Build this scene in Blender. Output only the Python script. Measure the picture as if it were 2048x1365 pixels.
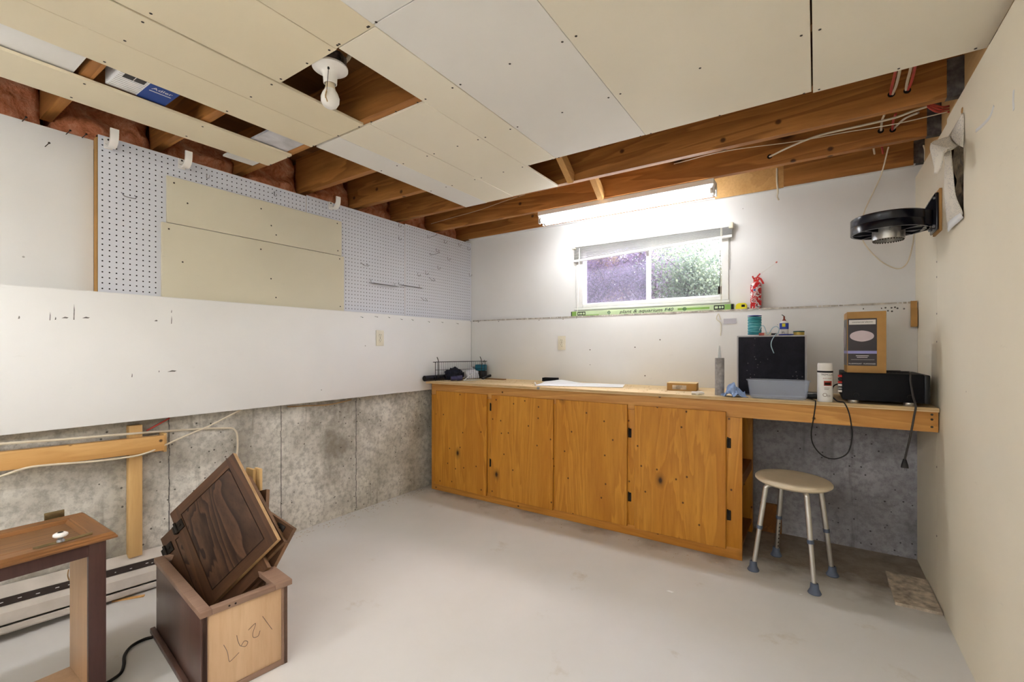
import bpy, bmesh, math, random
from mathutils import Vector, Matrix, noise, Euler
rnd = random.Random(7)
PI = math.pi
for o in list(bpy.data.objects): bpy.data.objects.remove(o)
SC = bpy.context.scene
COL = SC.collection

# ------------------------------------------------------------------ camera, sky, light, exposure
FPX, HORIZON, YAW = 910.7, 697.0, math.radians(33.73)
CAM = Vector((2.70, -3.27, 1.17))
cd = bpy.data.cameras.new('camera'); cd.sensor_width = 36.0; cd.lens = FPX / 2048 * 36
cd.shift_y = (HORIZON - 682.5) / 2048; cd.clip_start = 0.02; cd.clip_end = 200
camo = bpy.data.objects.new('camera', cd); COL.objects.link(camo)
camo.location = CAM; camo.rotation_euler = (PI / 2, 0, YAW); SC.camera = camo

W = bpy.data.worlds.new('sky'); SC.world = W; W.use_nodes = True
wn = W.node_tree; wn.nodes.clear()
wo = wn.nodes.new('ShaderNodeOutputWorld'); wb = wn.nodes.new('ShaderNodeBackground'); ws = wn.nodes.new('ShaderNodeTexSky')
ws.sky_type = 'NISHITA'; ws.sun_disc = False; ws.sun_elevation = math.radians(42); ws.sun_rotation = math.radians(20); ws.air_density = 1.2; ws.dust_density = 3.0
wb.inputs['Strength'].default_value = 1.2
wn.links.new(ws.outputs[0], wb.inputs[0]); wn.links.new(wb.outputs[0], wo.inputs[0])

TUBE_EMIT = 15.0          # the lit strip fixture in view
FILL_EMIT = 22.5  # added fill lights behind the camera
vs = SC.view_settings
vs.view_transform = 'Standard'; vs.look = 'None'; vs.exposure = 0.98; vs.gamma = 1.0; vs.use_curve_mapping = False

# ------------------------------------------------------------------ pixel helpers (direction only; the plane gives the distance)
FW = Vector((-math.sin(YAW), math.cos(YAW), 0)); RT = Vector((math.cos(YAW), math.sin(YAW), 0)); UP = Vector((0, 0, 1))
def ray(px, py): return FW + RT * ((px - 1024) / FPX) + UP * ((HORIZON - py) / FPX)
def onx(px, py, x): r = ray(px, py); return CAM + r * ((x - CAM.x) / r.x)
def ony(px, py, y): r = ray(px, py); return CAM + r * ((y - CAM.y) / r.y)
def onz(px, py, z): r = ray(px, py); return CAM + r * ((z - CAM.z) / r.z)

# ------------------------------------------------------------------ materials
def lin(c):
    f = lambda v: v / 12.92 if v <= .04045 else ((v + .055) / 1.055) ** 2.4
    return (f(c[0] / 255), f(c[1] / 255), f(c[2] / 255), 1)
class NT:
    def __init__(s, name):
        s.m = bpy.data.materials.new(name); s.m.use_nodes = True; s.t = s.m.node_tree
        s.b = s.t.nodes['Principled BSDF']; s.out = s.t.nodes['Material Output']
        s.tc = None
    def n(s, typ, **kw):
        x = s.t.nodes.new(typ)
        for k, v in kw.items(): setattr(x, k, v)
        return x
    def l(s, a, b): s.t.links.new(a, b)
    def coord(s, scale=(1, 1, 1), rot=(0, 0, 0), which='Object', loc=(0, 0, 0)):
        if not s.tc: s.tc = s.n('ShaderNodeTexCoord')
        mp = s.n('ShaderNodeMapping'); mp.inputs['Scale'].default_value = scale; mp.inputs['Rotation'].default_value = rot; mp.inputs['Location'].default_value = loc
        s.l(s.tc.outputs[which], mp.inputs[0]); return mp.outputs[0]
    def noise(s, vec, scale, detail=5, rough=.55, dist=0):
        x = s.n('ShaderNodeTexNoise'); x.inputs['Scale'].default_value = scale; x.inputs['Detail'].default_value = detail
        x.inputs['Roughness'].default_value = rough; x.inputs['Distortion'].default_value = dist; s.l(vec, x.inputs['Vector']); return x.outputs['Fac']
    def voro(s, vec, scale, out='Distance'):
        x = s.n('ShaderNodeTexVoronoi'); x.inputs['Scale'].default_value = scale; s.l(vec, x.inputs['Vector']); return x.outputs[out]
    def ramp(s, fac, stops):
        x = s.n('ShaderNodeValToRGB'); e = x.color_ramp.elements
        while len(e) < len(stops): e.new(.5)
        for i, (p, c) in enumerate(stops): e[i].position = p; e[i].color = c if len(c) == 4 else lin(c)
        s.l(fac, x.inputs[0]); return x.outputs[0]
    def mix(s, fac, a, b, blend='MIX'):
        x = s.n('ShaderNodeMix', data_type='RGBA', blend_type=blend)
        for i, v in ((0, fac), (6, a), (7, b)):
            if isinstance(v, (int, float)): x.inputs[i].default_value = v
            elif isinstance(v, tuple): x.inputs[i].default_value = v if len(v) == 4 else lin(v)
            else: s.l(v, x.inputs[i])
        return x.outputs[2]
    def math(s, op, a, b=None):
        x = s.n('ShaderNodeMath', operation=op)
        for i, v in enumerate((a, b)):
            if v is None: continue
            if isinstance(v, (int, float)): x.inputs[i].default_value = v
            else: s.l(v, x.inputs[i])
        return x.outputs[0]
    def bump(s, h, strength=.2, dist=.01):
        x = s.n('ShaderNodeBump'); x.inputs['Strength'].default_value = strength; x.inputs['Distance'].default_value = dist
        s.l(h, x.inputs['Height']); s.l(x.outputs[0], s.b.inputs['Normal'])
    def set(s, col=None, rough=.5, metal=0, spec=.4, trans=0, ior=1.45, emit=None, es=0, alpha=1):
        if col is not None:
            if isinstance(col, tuple): s.b.inputs['Base Color'].default_value = col if len(col) == 4 else lin(col)
            else: s.l(col, s.b.inputs['Base Color'])
        if isinstance(rough, (int, float)): s.b.inputs['Roughness'].default_value = rough
        else: s.l(rough, s.b.inputs['Roughness'])
        s.b.inputs['Metallic'].default_value = metal; s.b.inputs['Specular IOR Level'].default_value = spec
        s.b.inputs['Transmission Weight'].default_value = trans; s.b.inputs['IOR'].default_value = ior; s.b.inputs['Alpha'].default_value = alpha
        if emit: s.b.inputs['Emission Color'].default_value = lin(emit); s.b.inputs['Emission Strength'].default_value = es
        return s.m
def plain(name, c, rough=.5, metal=0, spec=.4, var=.06, vs_=9.0, bump=0):
    t = NT(name); v = t.coord(); f = t.noise(v, vs_, 4)
    dk = tuple(max(0, x * (1 - var * 1.6)) for x in c); lt = tuple(min(255, x * (1 + var * .5)) for x in c)
    if bump: t.bump(t.noise(v, vs_ * 8, 4), bump, .003)
    return t.set(t.ramp(f, [(.3, dk), (.7, lt)]), rough, metal, spec)
def painted_wall(name, c, mark=.5):
    t = NT(name); v = t.coord()
    f = t.noise(v, 1.3, 5); base = t.ramp(f, [(.3, tuple(x * .965 for x in c)), (.7, c)])
    sc = t.coord((2.0, 2.0, 9.0)); g = t.noise(sc, 3.2, 6, .7); smud = t.ramp(g, [(.66, (0, 0, 0, 1)), (.80, (.30, .30, .30, 1))])
    base = t.mix(smud, base, tuple(x * .72 for x in c))
    sp = t.voro(v, 7.0); m2 = t.noise(v, 2.5, 2); dot = t.math('MULTIPLY', t.math('LESS_THAN', sp, .035), t.math('GREATER_THAN', m2, .52))
    base = t.mix(t.math('MULTIPLY', dot, mark), base, (95, 85, 72))
    t.bump(t.noise(v, 60, 3), .08, .002)
    return t.set(base, .55, 0, .3)
def wood(name, c_dark, c_mid, c_light, axis='x', rings=6.0, knots=True, rough=.45, fine=1.0, dist=3.5, knotc=(62, 36, 16), kscale=2.6, spec=.35, contrast=1.0, st=.28, bs=1.6):
    t = NT(name); oi = t.n('ShaderNodeObjectInfo')
    sc = {'x': (st, 3, 3), 'y': (3, st, 3), 'z': (3, 3, st)}[axis]
    mp = t.coord(sc)
    add = t.n('ShaderNodeVectorMath', operation='ADD'); cmb = t.n('ShaderNodeCombineXYZ'); r10 = t.math('MULTIPLY', oi.outputs['Random'], 13.0)
    for i in range(3): t.l(r10, cmb.inputs[i])
    t.l(mp, add.inputs[0]); t.l(cmb.outputs[0], add.inputs[1]); v = add.outputs[0]
    big = t.noise(v, bs, 4, .5, .6)
    ringv = t.math('FRACT', t.math('MULTIPLY', big, rings))
    line = t.ramp(ringv, [(0, (.0, .0, .0, 1)), (.55, (.55, .55, .55, 1)), (.9, (1, 1, 1, 1)), (1.0, (.05, .05, .05, 1))])
    fin = t.noise(v, 26 * fine, 5, .65)
    col = t.ramp(t.noise(v, 2.2, 3), [(.3, c_mid), (.72, c_light)])
    lf = t.math('MULTIPLY', t.math('SUBTRACT', 1.0, line), .55 * contrast)
    col = t.mix(lf, col, c_dark)
    col = t.mix(t.ramp(fin, [(.45, (0, 0, 0, 1)), (.75, (.35, .35, .35, 1))]), col, c_dark)
    if knots:
        sp = t.n('ShaderNodeSeparateXYZ'); t.l(t.coord(), sp.inputs[0]); ii = 'xyz'.index(axis); oth = [q for q in range(3) if q != ii]
        def knot(scale, stretch, stops, thr, seed):
            c2 = t.n('ShaderNodeCombineXYZ'); t.l(t.math('ADD', t.math('MULTIPLY', sp.outputs[ii], stretch), t.math('ADD', r10, seed)), c2.inputs[0])
            t.l(t.math('ADD', t.math('ADD', sp.outputs[oth[0]], sp.outputs[oth[1]]), r10), c2.inputs[1])
            vo = t.n('ShaderNodeTexVoronoi', voronoi_dimensions='2D'); vo.inputs['Scale'].default_value = scale; t.l(c2.outputs[0], vo.inputs['Vector'])
            sc_ = t.n('ShaderNodeSeparateColor'); t.l(vo.outputs['Color'], sc_.inputs[0])
            return t.math('MULTIPLY', t.ramp(vo.outputs['Distance'], stops), t.math('GREATER_THAN', sc_.outputs[0], thr))
        k = knot(kscale, .6, [(.02, (1, 1, 1, 1)), (.05, (.4, .4, .4, 1)), (.11, (0, 0, 0, 1))], .45, 0)
        col = t.mix(knot(kscale * 2.6, .9, [(.03, (.9, .9, .9, 1)), (.06, (0, 0, 0, 1))], .5, 4.7), col, knotc)
        col = t.mix(k, col, knotc)
    t.bump(fin, .06, .002)
    return t.set(col, rough, 0, spec)
def concrete(name, a, b, dark):
    t = NT(name); v = t.coord()
    f = t.noise(v, 2.2, 8, .62); c = t.ramp(f, [(.36, a), (.62, b)])
    fine = t.noise(v, 34, 6, .7); c = t.mix(t.ramp(fine, [(.38, (.5, .5, .5, 1)), (.56, (0, 0, 0, 1))]), c, tuple(x * .74 for x in a))
    blot = t.noise(t.coord((1, 1, .8), loc=(3.1, 1.7, .3)), 1.7, 6, .66); c = t.mix(t.ramp(blot, [(.54, (0, 0, 0, 1)), (.68, (.75, .75, .75, 1))]), c, dark)
    drip = t.noise(t.coord((5.5, 5.5, .35)), 2.0, 5, .6); c = t.mix(t.ramp(drip, [(.60, (0, 0, 0, 1)), (.70, (.6, .6, .6, 1))]), c, dark)
    pit = t.math('LESS_THAN', t.voro(v, 26), .12); pm = t.math('GREATER_THAN', t.noise(v, 3.0, 4), .50)
    c = t.mix(t.math('MULTIPLY', t.math('MULTIPLY', pit, pm), .8), c, tuple(x * .55 for x in dark))
    t.bump(t.math('ADD', f, t.math('MULTIPLY', fine, .4)), .35, .02)
    return t.set(c, .9, 0, .15)
def floor_mat():
    t = NT('painted_floor'); v = t.coord()
    c = t.ramp(t.noise(v, 1.2, 6, .6), [(.3, (208, 205, 200)), (.7, (218, 216, 213))])
    g = t.noise(v, 3.3, 8, .68); c = t.mix(t.ramp(g, [(.62, (0, 0, 0, 1)), (.76, (.55, .55, .55, 1))]), c, (176, 158, 128))
    s = t.noise(t.coord((9, 26, 1), (0, 0, .5)), 1.6, 6, .7); c = t.mix(t.ramp(s, [(.70, (0, 0, 0, 1)), (.78, (.6, .6, .6, 1))]), c, (120, 112, 100))
    # brown grime along the back wall, with the bench's shade painted into it
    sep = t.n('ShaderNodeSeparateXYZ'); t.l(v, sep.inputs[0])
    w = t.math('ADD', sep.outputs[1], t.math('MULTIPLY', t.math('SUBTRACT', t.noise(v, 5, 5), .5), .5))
    grime_shade = t.ramp(t.math('MULTIPLY', t.math('ADD', w, .62), 4.0), [(0.0, (0, 0, 0, 1)), (1.0, (.9, .9, .9, 1))])
    grime_shade_col = t.ramp(t.noise(v, 9, 8, .7), [(.35, (104, 88, 70)), (.6, (146, 130, 110)), (.75, (86, 70, 54))])
    c = t.mix(grime_shade, c, grime_shade_col)
    t.bump(t.noise(v, 22, 5), .05, .004)
    return t.set(c, t.ramp(g, [(.4, (.42, .42, .42, 1)), (.7, (.6, .6, .6, 1))]), 0, .35)

MAT = {}
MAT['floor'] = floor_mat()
MAT['wall'] = painted_wall('white_wall_paint', (236, 235, 233))
MAT['wall_cream'] = painted_wall('cream_wall_paint', (245, 235, 212))
MAT['ceil_cream'] = painted_wall('cream_drywall_paper', (232, 219, 190), .3)
MAT['ceil_cream2'] = painted_wall('pale_cream_drywall_paper', (241, 233, 214), .3)
MAT['ceil_white'] = painted_wall('white_drywall_paper', (238, 235, 229), .3)
MAT['edge_white'] = plain('drywall_edge', (212, 210, 214), .7, var=.1)
MAT['concrete'] = concrete('foundation_concrete', (174, 168, 156), (230, 226, 216), (124, 116, 102))
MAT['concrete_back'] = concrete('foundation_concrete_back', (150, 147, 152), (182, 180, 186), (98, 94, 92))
MAT['joist'] = wood('joist_fir', (122, 72, 32), (178, 116, 58), (202, 144, 80), 'x', 9, True, .55, 1, contrast=1.1, kscale=1.5)
MAT['deck'] = wood('subfloor_plywood', (84, 52, 24), (120, 80, 40), (140, 96, 52), 'y', 5, False, .7)
MAT['joist_pale'] = wood('pale_spruce', (186, 142, 84), (212, 172, 112), (226, 190, 134), 'z', 4, False, .55, contrast=.5)
MAT['joist_pale_y'] = wood('pale_spruce_y', (180, 128, 66), (212, 164, 100), (226, 184, 124), 'y', 4, True, .55, contrast=.6)
MAT['beam'] = wood('beam_spruce', (196, 150, 92), (220, 180, 120), (230, 196, 140), 'y', 4, False, .55, contrast=.5)
MAT['cab'] = wood('varnished_pine', (160, 92, 24), (204, 138, 48), (218, 156, 62), 'z', 11, True, .38, 1, kscale=3.2, contrast=.8)
MAT['cab_x'] = wood('varnished_pine_x', (154, 90, 30), (200, 134, 54), (214, 154, 72), 'x', 8, True, .38, 1, kscale=2.8, contrast=.6)
MAT['cab_in'] = wood('pine_inside', (96, 58, 22), (134, 86, 38), (150, 100, 48), 'y', 6, False, .6)
MAT['apron'] = wood('apron_fir', (164, 102, 46), (208, 150, 80), (224, 172, 100), 'x', 10, True, .45, 1, contrast=.8)
MAT['ply'] = wood('worktop_plywood', (190, 156, 104), (216, 188, 142), (226, 202, 160), 'x', 4, False, .6, contrast=.4)
MAT['oak'] = wood('dark_stained_oak', (26, 16, 12), (82, 58, 44), (100, 72, 54), 'y', 15, False, .38, 1.6, contrast=1.6, st=1.1, bs=1.1)
MAT['oak_frame'] = wood('dark_oak_frame', (50, 32, 22), (86, 58, 40), (100, 70, 48), 'x', 8, False, .38, 1.8, contrast=1.0)
MAT['oak_lt'] = wood('honey_stained_oak', (80, 52, 28), (124, 86, 52), (144, 104, 66), 'y', 12, False, .36, 1.6, contrast=1.1)
MAT['raw_edge'] = plain('raw_wood_edge', (196, 160, 112), .6, var=.12)
MAT['cabbox_dark'] = wood('brown_stained_side', (62, 42, 36), (86, 62, 54), (98, 72, 62), 'z', 4, False, .32, 1, contrast=.5)
MAT['cabbox_tan'] = wood('maple_ply_face', (182, 142, 106), (208, 172, 136), (218, 186, 150), 'z', 4, False, .42, 1, contrast=.4)
MAT['cabbox_rim'] = wood('worn_brown_rim', (112, 84, 66), (140, 110, 92), (156, 128, 110), 'x', 4, False, .4, 1, contrast=.4)
MAT['groove'] = plain('dark_groove', (14, 9, 7), .8)
MAT['white'] = plain('white_enamel', (232, 231, 228), .35, var=.02)
MAT['white_pl'] = plain('white_plastic', (236, 232, 226), .4, var=.02)
MAT['almond'] = plain('almond_plastic', (226, 219, 198), .35, var=.02)
MAT['beige'] = plain('beige_plastic', (230, 214, 186), .42, var=.03)
MAT['black'] = plain('black_plastic', (12, 12, 15), .38, var=.1)
MAT['gloss_black'] = plain('glossy_black_housing', (15, 17, 30), .22, spec=.5, var=.1)
MAT['amp'] = plain('black_steel_case', (7, 8, 14), .55, spec=.2, var=.05)
MAT['rubber'] = plain('grey_rubber', (98, 108, 128), .6, var=.06)
MAT['alu'] = plain('brushed_aluminium', (214, 212, 208), .3, .9, var=.03)
MAT['steel'] = plain('galvanised_steel', (150, 150, 152), .4, .7, var=.35, vs_=30)
MAT['hanger'] = plain('dull_joist_hanger', (108, 104, 104), .55, .35, var=.4, vs_=22)
MAT['chrome'] = plain('chrome_wire', (170, 170, 176), .25, .9)
MAT['bronze'] = plain('dark_bronze', (42, 36, 30), .4, .6, var=.2)
MAT['brass'] = plain('old_brass', (150, 132, 96), .35, .8, var=.15)
MAT['cable'] = plain('white_cable', (222, 210, 186), .5, var=.04)
MAT['cable_red'] = plain('red_cable', (202, 84, 74), .5, var=.06)
MAT['cord'] = plain('black_cord', (26, 24, 24), .5, var=.05)
MAT['cord_grey'] = plain('grey_cord', (62, 58, 56), .5, var=.05)
MAT['kraft'] = plain('kraft_cardboard', (186, 142, 84), .75, var=.08, vs_=5)
MAT['paper'] = plain('white_paper', (240, 240, 240), .6, var=.01)
MAT['red'] = plain('red_plastic', (206, 44, 36), .35, var=.05)
MAT['yellow'] = plain('yellow_plastic', (236, 224, 30), .35, var=.03)
MAT['blue'] = plain('royal_blue_plastic', (34, 60, 160), .35, var=.05)
MAT['teal'] = plain('teal_plastic', (20, 104, 128), .4, var=.06)
MAT['navy'] = plain('navy_cloth', (22, 28, 48), .85, var=.35, vs_=30, bump=.5)
MAT['lilac'] = plain('dull_purple_plastic', (52, 50, 84), .35, var=.05)
MAT['whitecloth'] = plain('white_cloth', (222, 224, 234), .8, var=.05, bump=.2)
MAT['pulp'] = plain('grey_board', (206, 190, 170), .9, var=.2, vs_=26, bump=.4)
MAT['heater'] = plain('cream_heater_enamel', (206, 198, 188), .4, var=.05)
MAT['heater_dark'] = plain('brown_heater_slot', (64, 54, 50), .5, var=.1)
MAT['screw'] = plain('dark_screw', (66, 58, 50), .5, .5)
MAT['dark'] = plain('dark_gap', (26, 20, 16), .9)
MAT['gold'] = plain('gold_tin', (206, 176, 92), .3, .6)
MAT['green_dk'] = plain('dark_green', (28, 76, 66), .5)
MAT['ink'] = plain('black_ink', (22, 24, 28), .6)
MAT['ink_white'] = plain('white_ink', (226, 222, 220), .6, var=.01)
MAT['ink_grey'] = plain('pencil', (126, 110, 100), .8)
MAT['ink_red'] = plain('red_ink', (168, 60, 44), .6)
MAT['ink_blue'] = plain('blue_ink', (42, 74, 150), .6)
def tube_mat(name, es):
    t = NT(name); return t.set((250, 252, 255), .4, emit=(250, 252, 255), es=es)
MAT['tube'] = tube_mat('lit_fluorescent_tube', TUBE_EMIT)
MAT['tube_fill'] = tube_mat('added_fill_tube', FILL_EMIT)
def insulation_mat():
    t = NT('pink_orange_fibreglass'); v = t.coord()
    c = t.ramp(t.noise(v, 12, 9, .72, 1.0), [(.25, (120, 62, 36)), (.45, (212, 132, 92)), (.7, (238, 182, 148))])
    t.bump(t.noise(v, 40, 8, .7), .8, .02); return t.set(c, .95, 0, .05)
MAT['insul'] = insulation_mat()
def cord_mat():
    t = NT('teal_wound_cord'); v = t.coord((6, 6, 60), (.12, .1, 0)); c = t.ramp(t.noise(v, 2.4, 4), [(.35, (24, 104, 116)), (.55, (70, 160, 170)), (.7, (150, 206, 208))])
    t.bump(t.noise(v, 3, 3), .6, .004); return t.set(c, .6)
MAT['cordspool'] = cord_mat()
MAT['spk'] = plain('pale_grey_cabinet', (176, 174, 178), .5, var=.04)
MAT['lab_dark'] = plain('charcoal_print', (56, 50, 56), .35, var=.04)
MAT['lab_lilac'] = plain('lilac_print', (150, 150, 206), .4, var=.03)
MAT['lab_pink'] = plain('pale_pink_print', (206, 190, 196), .4, var=.03)
MAT['line'] = plain('pale_blue_line', (176, 204, 216), .35, var=.03)
MAT['redpink'] = plain('worn_red_grip', (206, 108, 96), .5, var=.1)
MAT['spout'] = plain('brown_spout', (140, 62, 40), .4, var=.05)
MAT['palegreen'] = plain('pale_green_card', (206, 226, 182), .5, var=.03)
MAT['green_print'] = plain('lime_green_print', (140, 184, 92), .5, var=.05)
MAT['plate'] = plain('pale_grey_plate', (196, 194, 202), .5, var=.02)
MAT['cabbox_dark2'] = wood('dark_mahogany_stain', (44, 26, 24), (72, 46, 42), (84, 56, 50), 'z', 4, False, .3, 1, contrast=.5)
MAT['torn'] = plain('torn_drywall_paper', (206, 198, 186), .9, var=.2, vs_=30)
MAT['worn_edge'] = plain('worn_brown_edge', (128, 96, 68), .6, var=.2)
MAT['scuff'] = plain('grey_scuff', (120, 116, 112), .8, var=.3, vs_=60)
MAT['cart'] = plain('grey_cartridge', (168, 164, 164), .5, var=.12, vs_=40)
def shop_towel():
    t = NT('blue_shop_towel'); v = t.coord(); c = t.ramp(t.noise(v, 40, 4), [(.3, (128, 152, 196)), (.7, (164, 186, 222))]); t.bump(t.noise(v, 90, 3), .4, .002); return t.set(c, .9)
MAT['towel'] = shop_towel()
def clear_plastic(name, c, mixf, rough=.15):
    t = NT(name); t.t.nodes.remove(t.b); tr = t.n('ShaderNodeBsdfTransparent'); tr.inputs[0].default_value = lin(c)
    gl = t.n('ShaderNodeBsdfPrincipled'); gl.inputs['Base Color'].default_value = lin(c); gl.inputs['Roughness'].default_value = rough
    mx = t.n('ShaderNodeMixShader'); mx.inputs[0].default_value = mixf; t.l(tr.outputs[0], mx.inputs[1]); t.l(gl.outputs[0], mx.inputs[2]); t.l(mx.outputs[0], t.out.inputs[0]); return t.m
MAT['clear'] = clear_plastic('frosted_clear_plastic', (234, 238, 246), .20)
MAT['clear_noz'] = clear_plastic('clear_nozzle', (236, 238, 240), .28)
MAT['glass'] = clear_plastic('window_glass', (240, 241, 246), .05, .03)
MAT['screen'] = clear_plastic('insect_screen', (226, 222, 232), .14, .8)
def speaker_cloth():
    t = NT('dusty_black_grille'); v = t.coord(); d = t.noise(v, 8, 9, .75); s = t.math('LESS_THAN', t.voro(v, 46), .16)
    s2 = t.math('MULTIPLY', s, t.math('GREATER_THAN', t.noise(v, 6, 3), .53))
    c = t.ramp(d, [(.4, (16, 17, 28)), (.72, (40, 40, 50))]); c = t.mix(t.math('MULTIPLY', s2, .5), c, (118, 116, 122)); return t.set(c, .85)
MAT['grille'] = speaker_cloth()
def newsprint():
    t = NT('newsprint'); v = t.coord((1, 1, 1)); a = t.noise(v, 260, 2); b = t.noise(t.coord((1, 1, 1), (0.4, 0, .3)), 9, 3)
    c = t.mix(t.math('MULTIPLY', t.math('GREATER_THAN', a, .56), t.math('GREATER_THAN', b, .45)), (228, 220, 206), (196, 190, 182)); return t.set(c, .85)
MAT['news'] = newsprint()
MAT['news_dark'] = plain('old_brown_newsprint', (104, 90, 68), .9, var=.35, vs_=30)
def can_label():
    t = NT('red_white_can_label'); v = t.coord((1, 1, 1)); a = t.noise(v, 38, 2, .4, .6)
    c = t.ramp(a, [(.53, (196, 36, 40)), (.56, (232, 226, 224)), (.60, (226, 218, 216)), (.64, (60, 56, 70)), (.68, (190, 40, 44))]); return t.set(c, .3)
MAT['can_label'] = can_label()
def leaf_mat(name, a, b):
    t = NT(name); v = t.coord(); c = t.ramp(t.noise(v, 3.5, 4), [(.3, a), (.7, b)])
    t.set(c, .6); t.b.inputs['Subsurface Weight'].default_value = 0
    tl = t.n('ShaderNodeBsdfTranslucent'); t.l(c, tl.inputs[0]); mx = t.n('ShaderNodeMixShader'); mx.inputs[0].default_value = .45
    t.l(t.b.outputs[0], mx.inputs[1]); t.l(tl.outputs[0], mx.inputs[2]); t.l(mx.outputs[0], t.out.inputs[0]); return t.m
MAT['leaf_green'] = leaf_mat('green_leaves', (88, 102, 78), (160, 172, 138))
MAT['leaf_gold'] = leaf_mat('golden_leaves', (158, 132, 84), (222, 200, 150))
MAT['leaf_purple'] = leaf_mat('purple_leaves', (112, 90, 108), (196, 176, 188))
MAT['twig'] = plain('grey_brown_twigs', (96, 82, 84), .8, var=.2)
MAT['soil'] = plain('garden_soil', (96, 92, 70), .95, var=.3, vs_=3)

# ------------------------------------------------------------------ mesh helpers
def nb(): return bmesh.new()
def box(bm, a, b, mi=0, M=None):
    x0, y0, z0 = a; x1, y1, z1 = b
    vs = [bm.verts.new(p) for p in ((x0, y0, z0), (x1, y0, z0), (x1, y1, z0), (x0, y1, z0), (x0, y0, z1), (x1, y0, z1), (x1, y1, z1), (x0, y1, z1))]
    if M is not None:
        for v in vs: v.co = M @ v.co
    fs = [bm.faces.new([vs[i] for i in q]) for q in ((3, 2, 1, 0), (4, 5, 6, 7), (0, 1, 5, 4), (1, 2, 6, 5), (2, 3, 7, 6), (3, 0, 4, 7))]
    for f in fs: f.material_index = mi
    return vs, fs
def rbox(bm, a, b, r=.003, mi=0, M=None, seg=2):
    n0 = set(bm.edges); vs, fs = box(bm, a, b, mi, M)
    es = [e for e in bm.edges if e not in n0]
    bmesh.ops.bevel(bm, geom=es, offset=r, segments=seg, affect='EDGES', profile=.5, material=-1)
def frame_of(d):
    d = d.normalized(); u = d.orthogonal().normalized(); return u, d.cross(u)
def cyl(bm, p0, p1, r0, r1=None, seg=16, caps=True, mi=0):
    p0 = Vector(p0); p1 = Vector(p1); r1 = r0 if r1 is None else r1
    u, w = frame_of(p1 - p0); A = []; Bq = []
    for i in range(seg):
        a = 2 * PI * i / seg; d = u * math.cos(a) + w * math.sin(a)
        A.append(bm.verts.new(p0 + d * r0)); Bq.append(bm.verts.new(p1 + d * r1))
    for i in range(seg):
        j = (i + 1) % seg; bm.faces.new((A[i], A[j], Bq[j], Bq[i])).material_index = mi
    if caps:
        bm.faces.new(A[::-1]).material_index = mi; bm.faces.new(Bq).material_index = mi
def spline(pts, n=8):
    pts = [Vector(p) for p in pts]; out = []
    if len(pts) < 3: return pts
    P = [pts[0] * 2 - pts[1]] + pts + [pts[-1] * 2 - pts[-2]]
    for i in range(1, len(P) - 2):
        a, b, c, d = P[i - 1], P[i], P[i + 1], P[i + 2]
        for k in range(n):
            t = k / n; out.append(.5 * ((2 * b) + (c - a) * t + (2 * a - 5 * b + 4 * c - d) * t * t + (3 * b - a - 3 * c + d) * t ** 3))
    out.append(pts[-1]); return out
def tube(bm, pts, r, seg=8, mi=0, closed=False, radii=None):
    pts = [Vector(p) for p in pts]; n = len(pts); rings = []; u = None
    for i, p in enumerate(pts):
        if closed: d = pts[(i + 1) % n] - pts[i - 1]
        else: d = pts[min(i + 1, n - 1)] - pts[max(i - 1, 0)]
        if d.length < 1e-9: d = Vector((0, 0, 1))
        d.normalize()
        if u is None: u = d.orthogonal().normalized()
        u = (u - d * u.dot(d)); u = u.normalized() if u.length > 1e-6 else d.orthogonal().normalized()
        w = d.cross(u); rr = radii[i] if radii else r
        rings.append([bm.verts.new(p + (u * math.cos(2 * PI * k / seg) + w * math.sin(2 * PI * k / seg)) * rr) for k in range(seg)])
    m = n if closed else n - 1
    for i in range(m):
        a = rings[i]; b = rings[(i + 1) % n]
        for k in range(seg):
            j = (k + 1) % seg; bm.faces.new((a[k], a[j], b[j], b[k])).material_index = mi
    if not closed:
        bm.faces.new(rings[0][::-1]).material_index = mi; bm.faces.new(rings[-1]).material_index = mi
def lathe(bm, prof, c=(0, 0, 0), seg=28, mi=0, M=None, sx=1, sy=1):
    c = Vector(c); rings = []
    for r, z in prof:
        if r < 1e-6: rings.append([bm.verts.new(c + Vector((0, 0, z)))])
        else: rings.append([bm.verts.new(c + Vector((r * sx * math.cos(2 * PI * k / seg), r * sy * math.sin(2 * PI * k / seg), z))) for k in range(seg)])
    if M is not None:
        for R in rings:
            for v in R: v.co = M @ v.co
    for a, b in zip(rings, rings[1:]):
        for k in range(seg):
            j = (k + 1) % seg
            if len(a) == 1 and len(b) == 1: continue
            if len(a) == 1: f = bm.faces.new((a[0], b[j], b[k]))
            elif len(b) == 1: f = bm.faces.new((a[k], a[j], b[0]))
            else: f = bm.faces.new((a[k], a[j], b[j], b[k]))
            f.material_index = mi
def prism(bm, poly, h0, h1, M=None, mi=0):
    A = [bm.verts.new((x, y, h0)) for x, y in poly]; Bq = [bm.verts.new((x, y, h1)) for x, y in poly]; n = len(poly)
    if M is not None:
        for v in A + Bq: v.co = M @ v.co
    for i in range(n):
        j = (i + 1) % n; bm.faces.new((A[i], A[j], Bq[j], Bq[i])).material_index = mi
    bm.faces.new(A[::-1]).material_index = mi; bm.faces.new(Bq).material_index = mi
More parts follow.
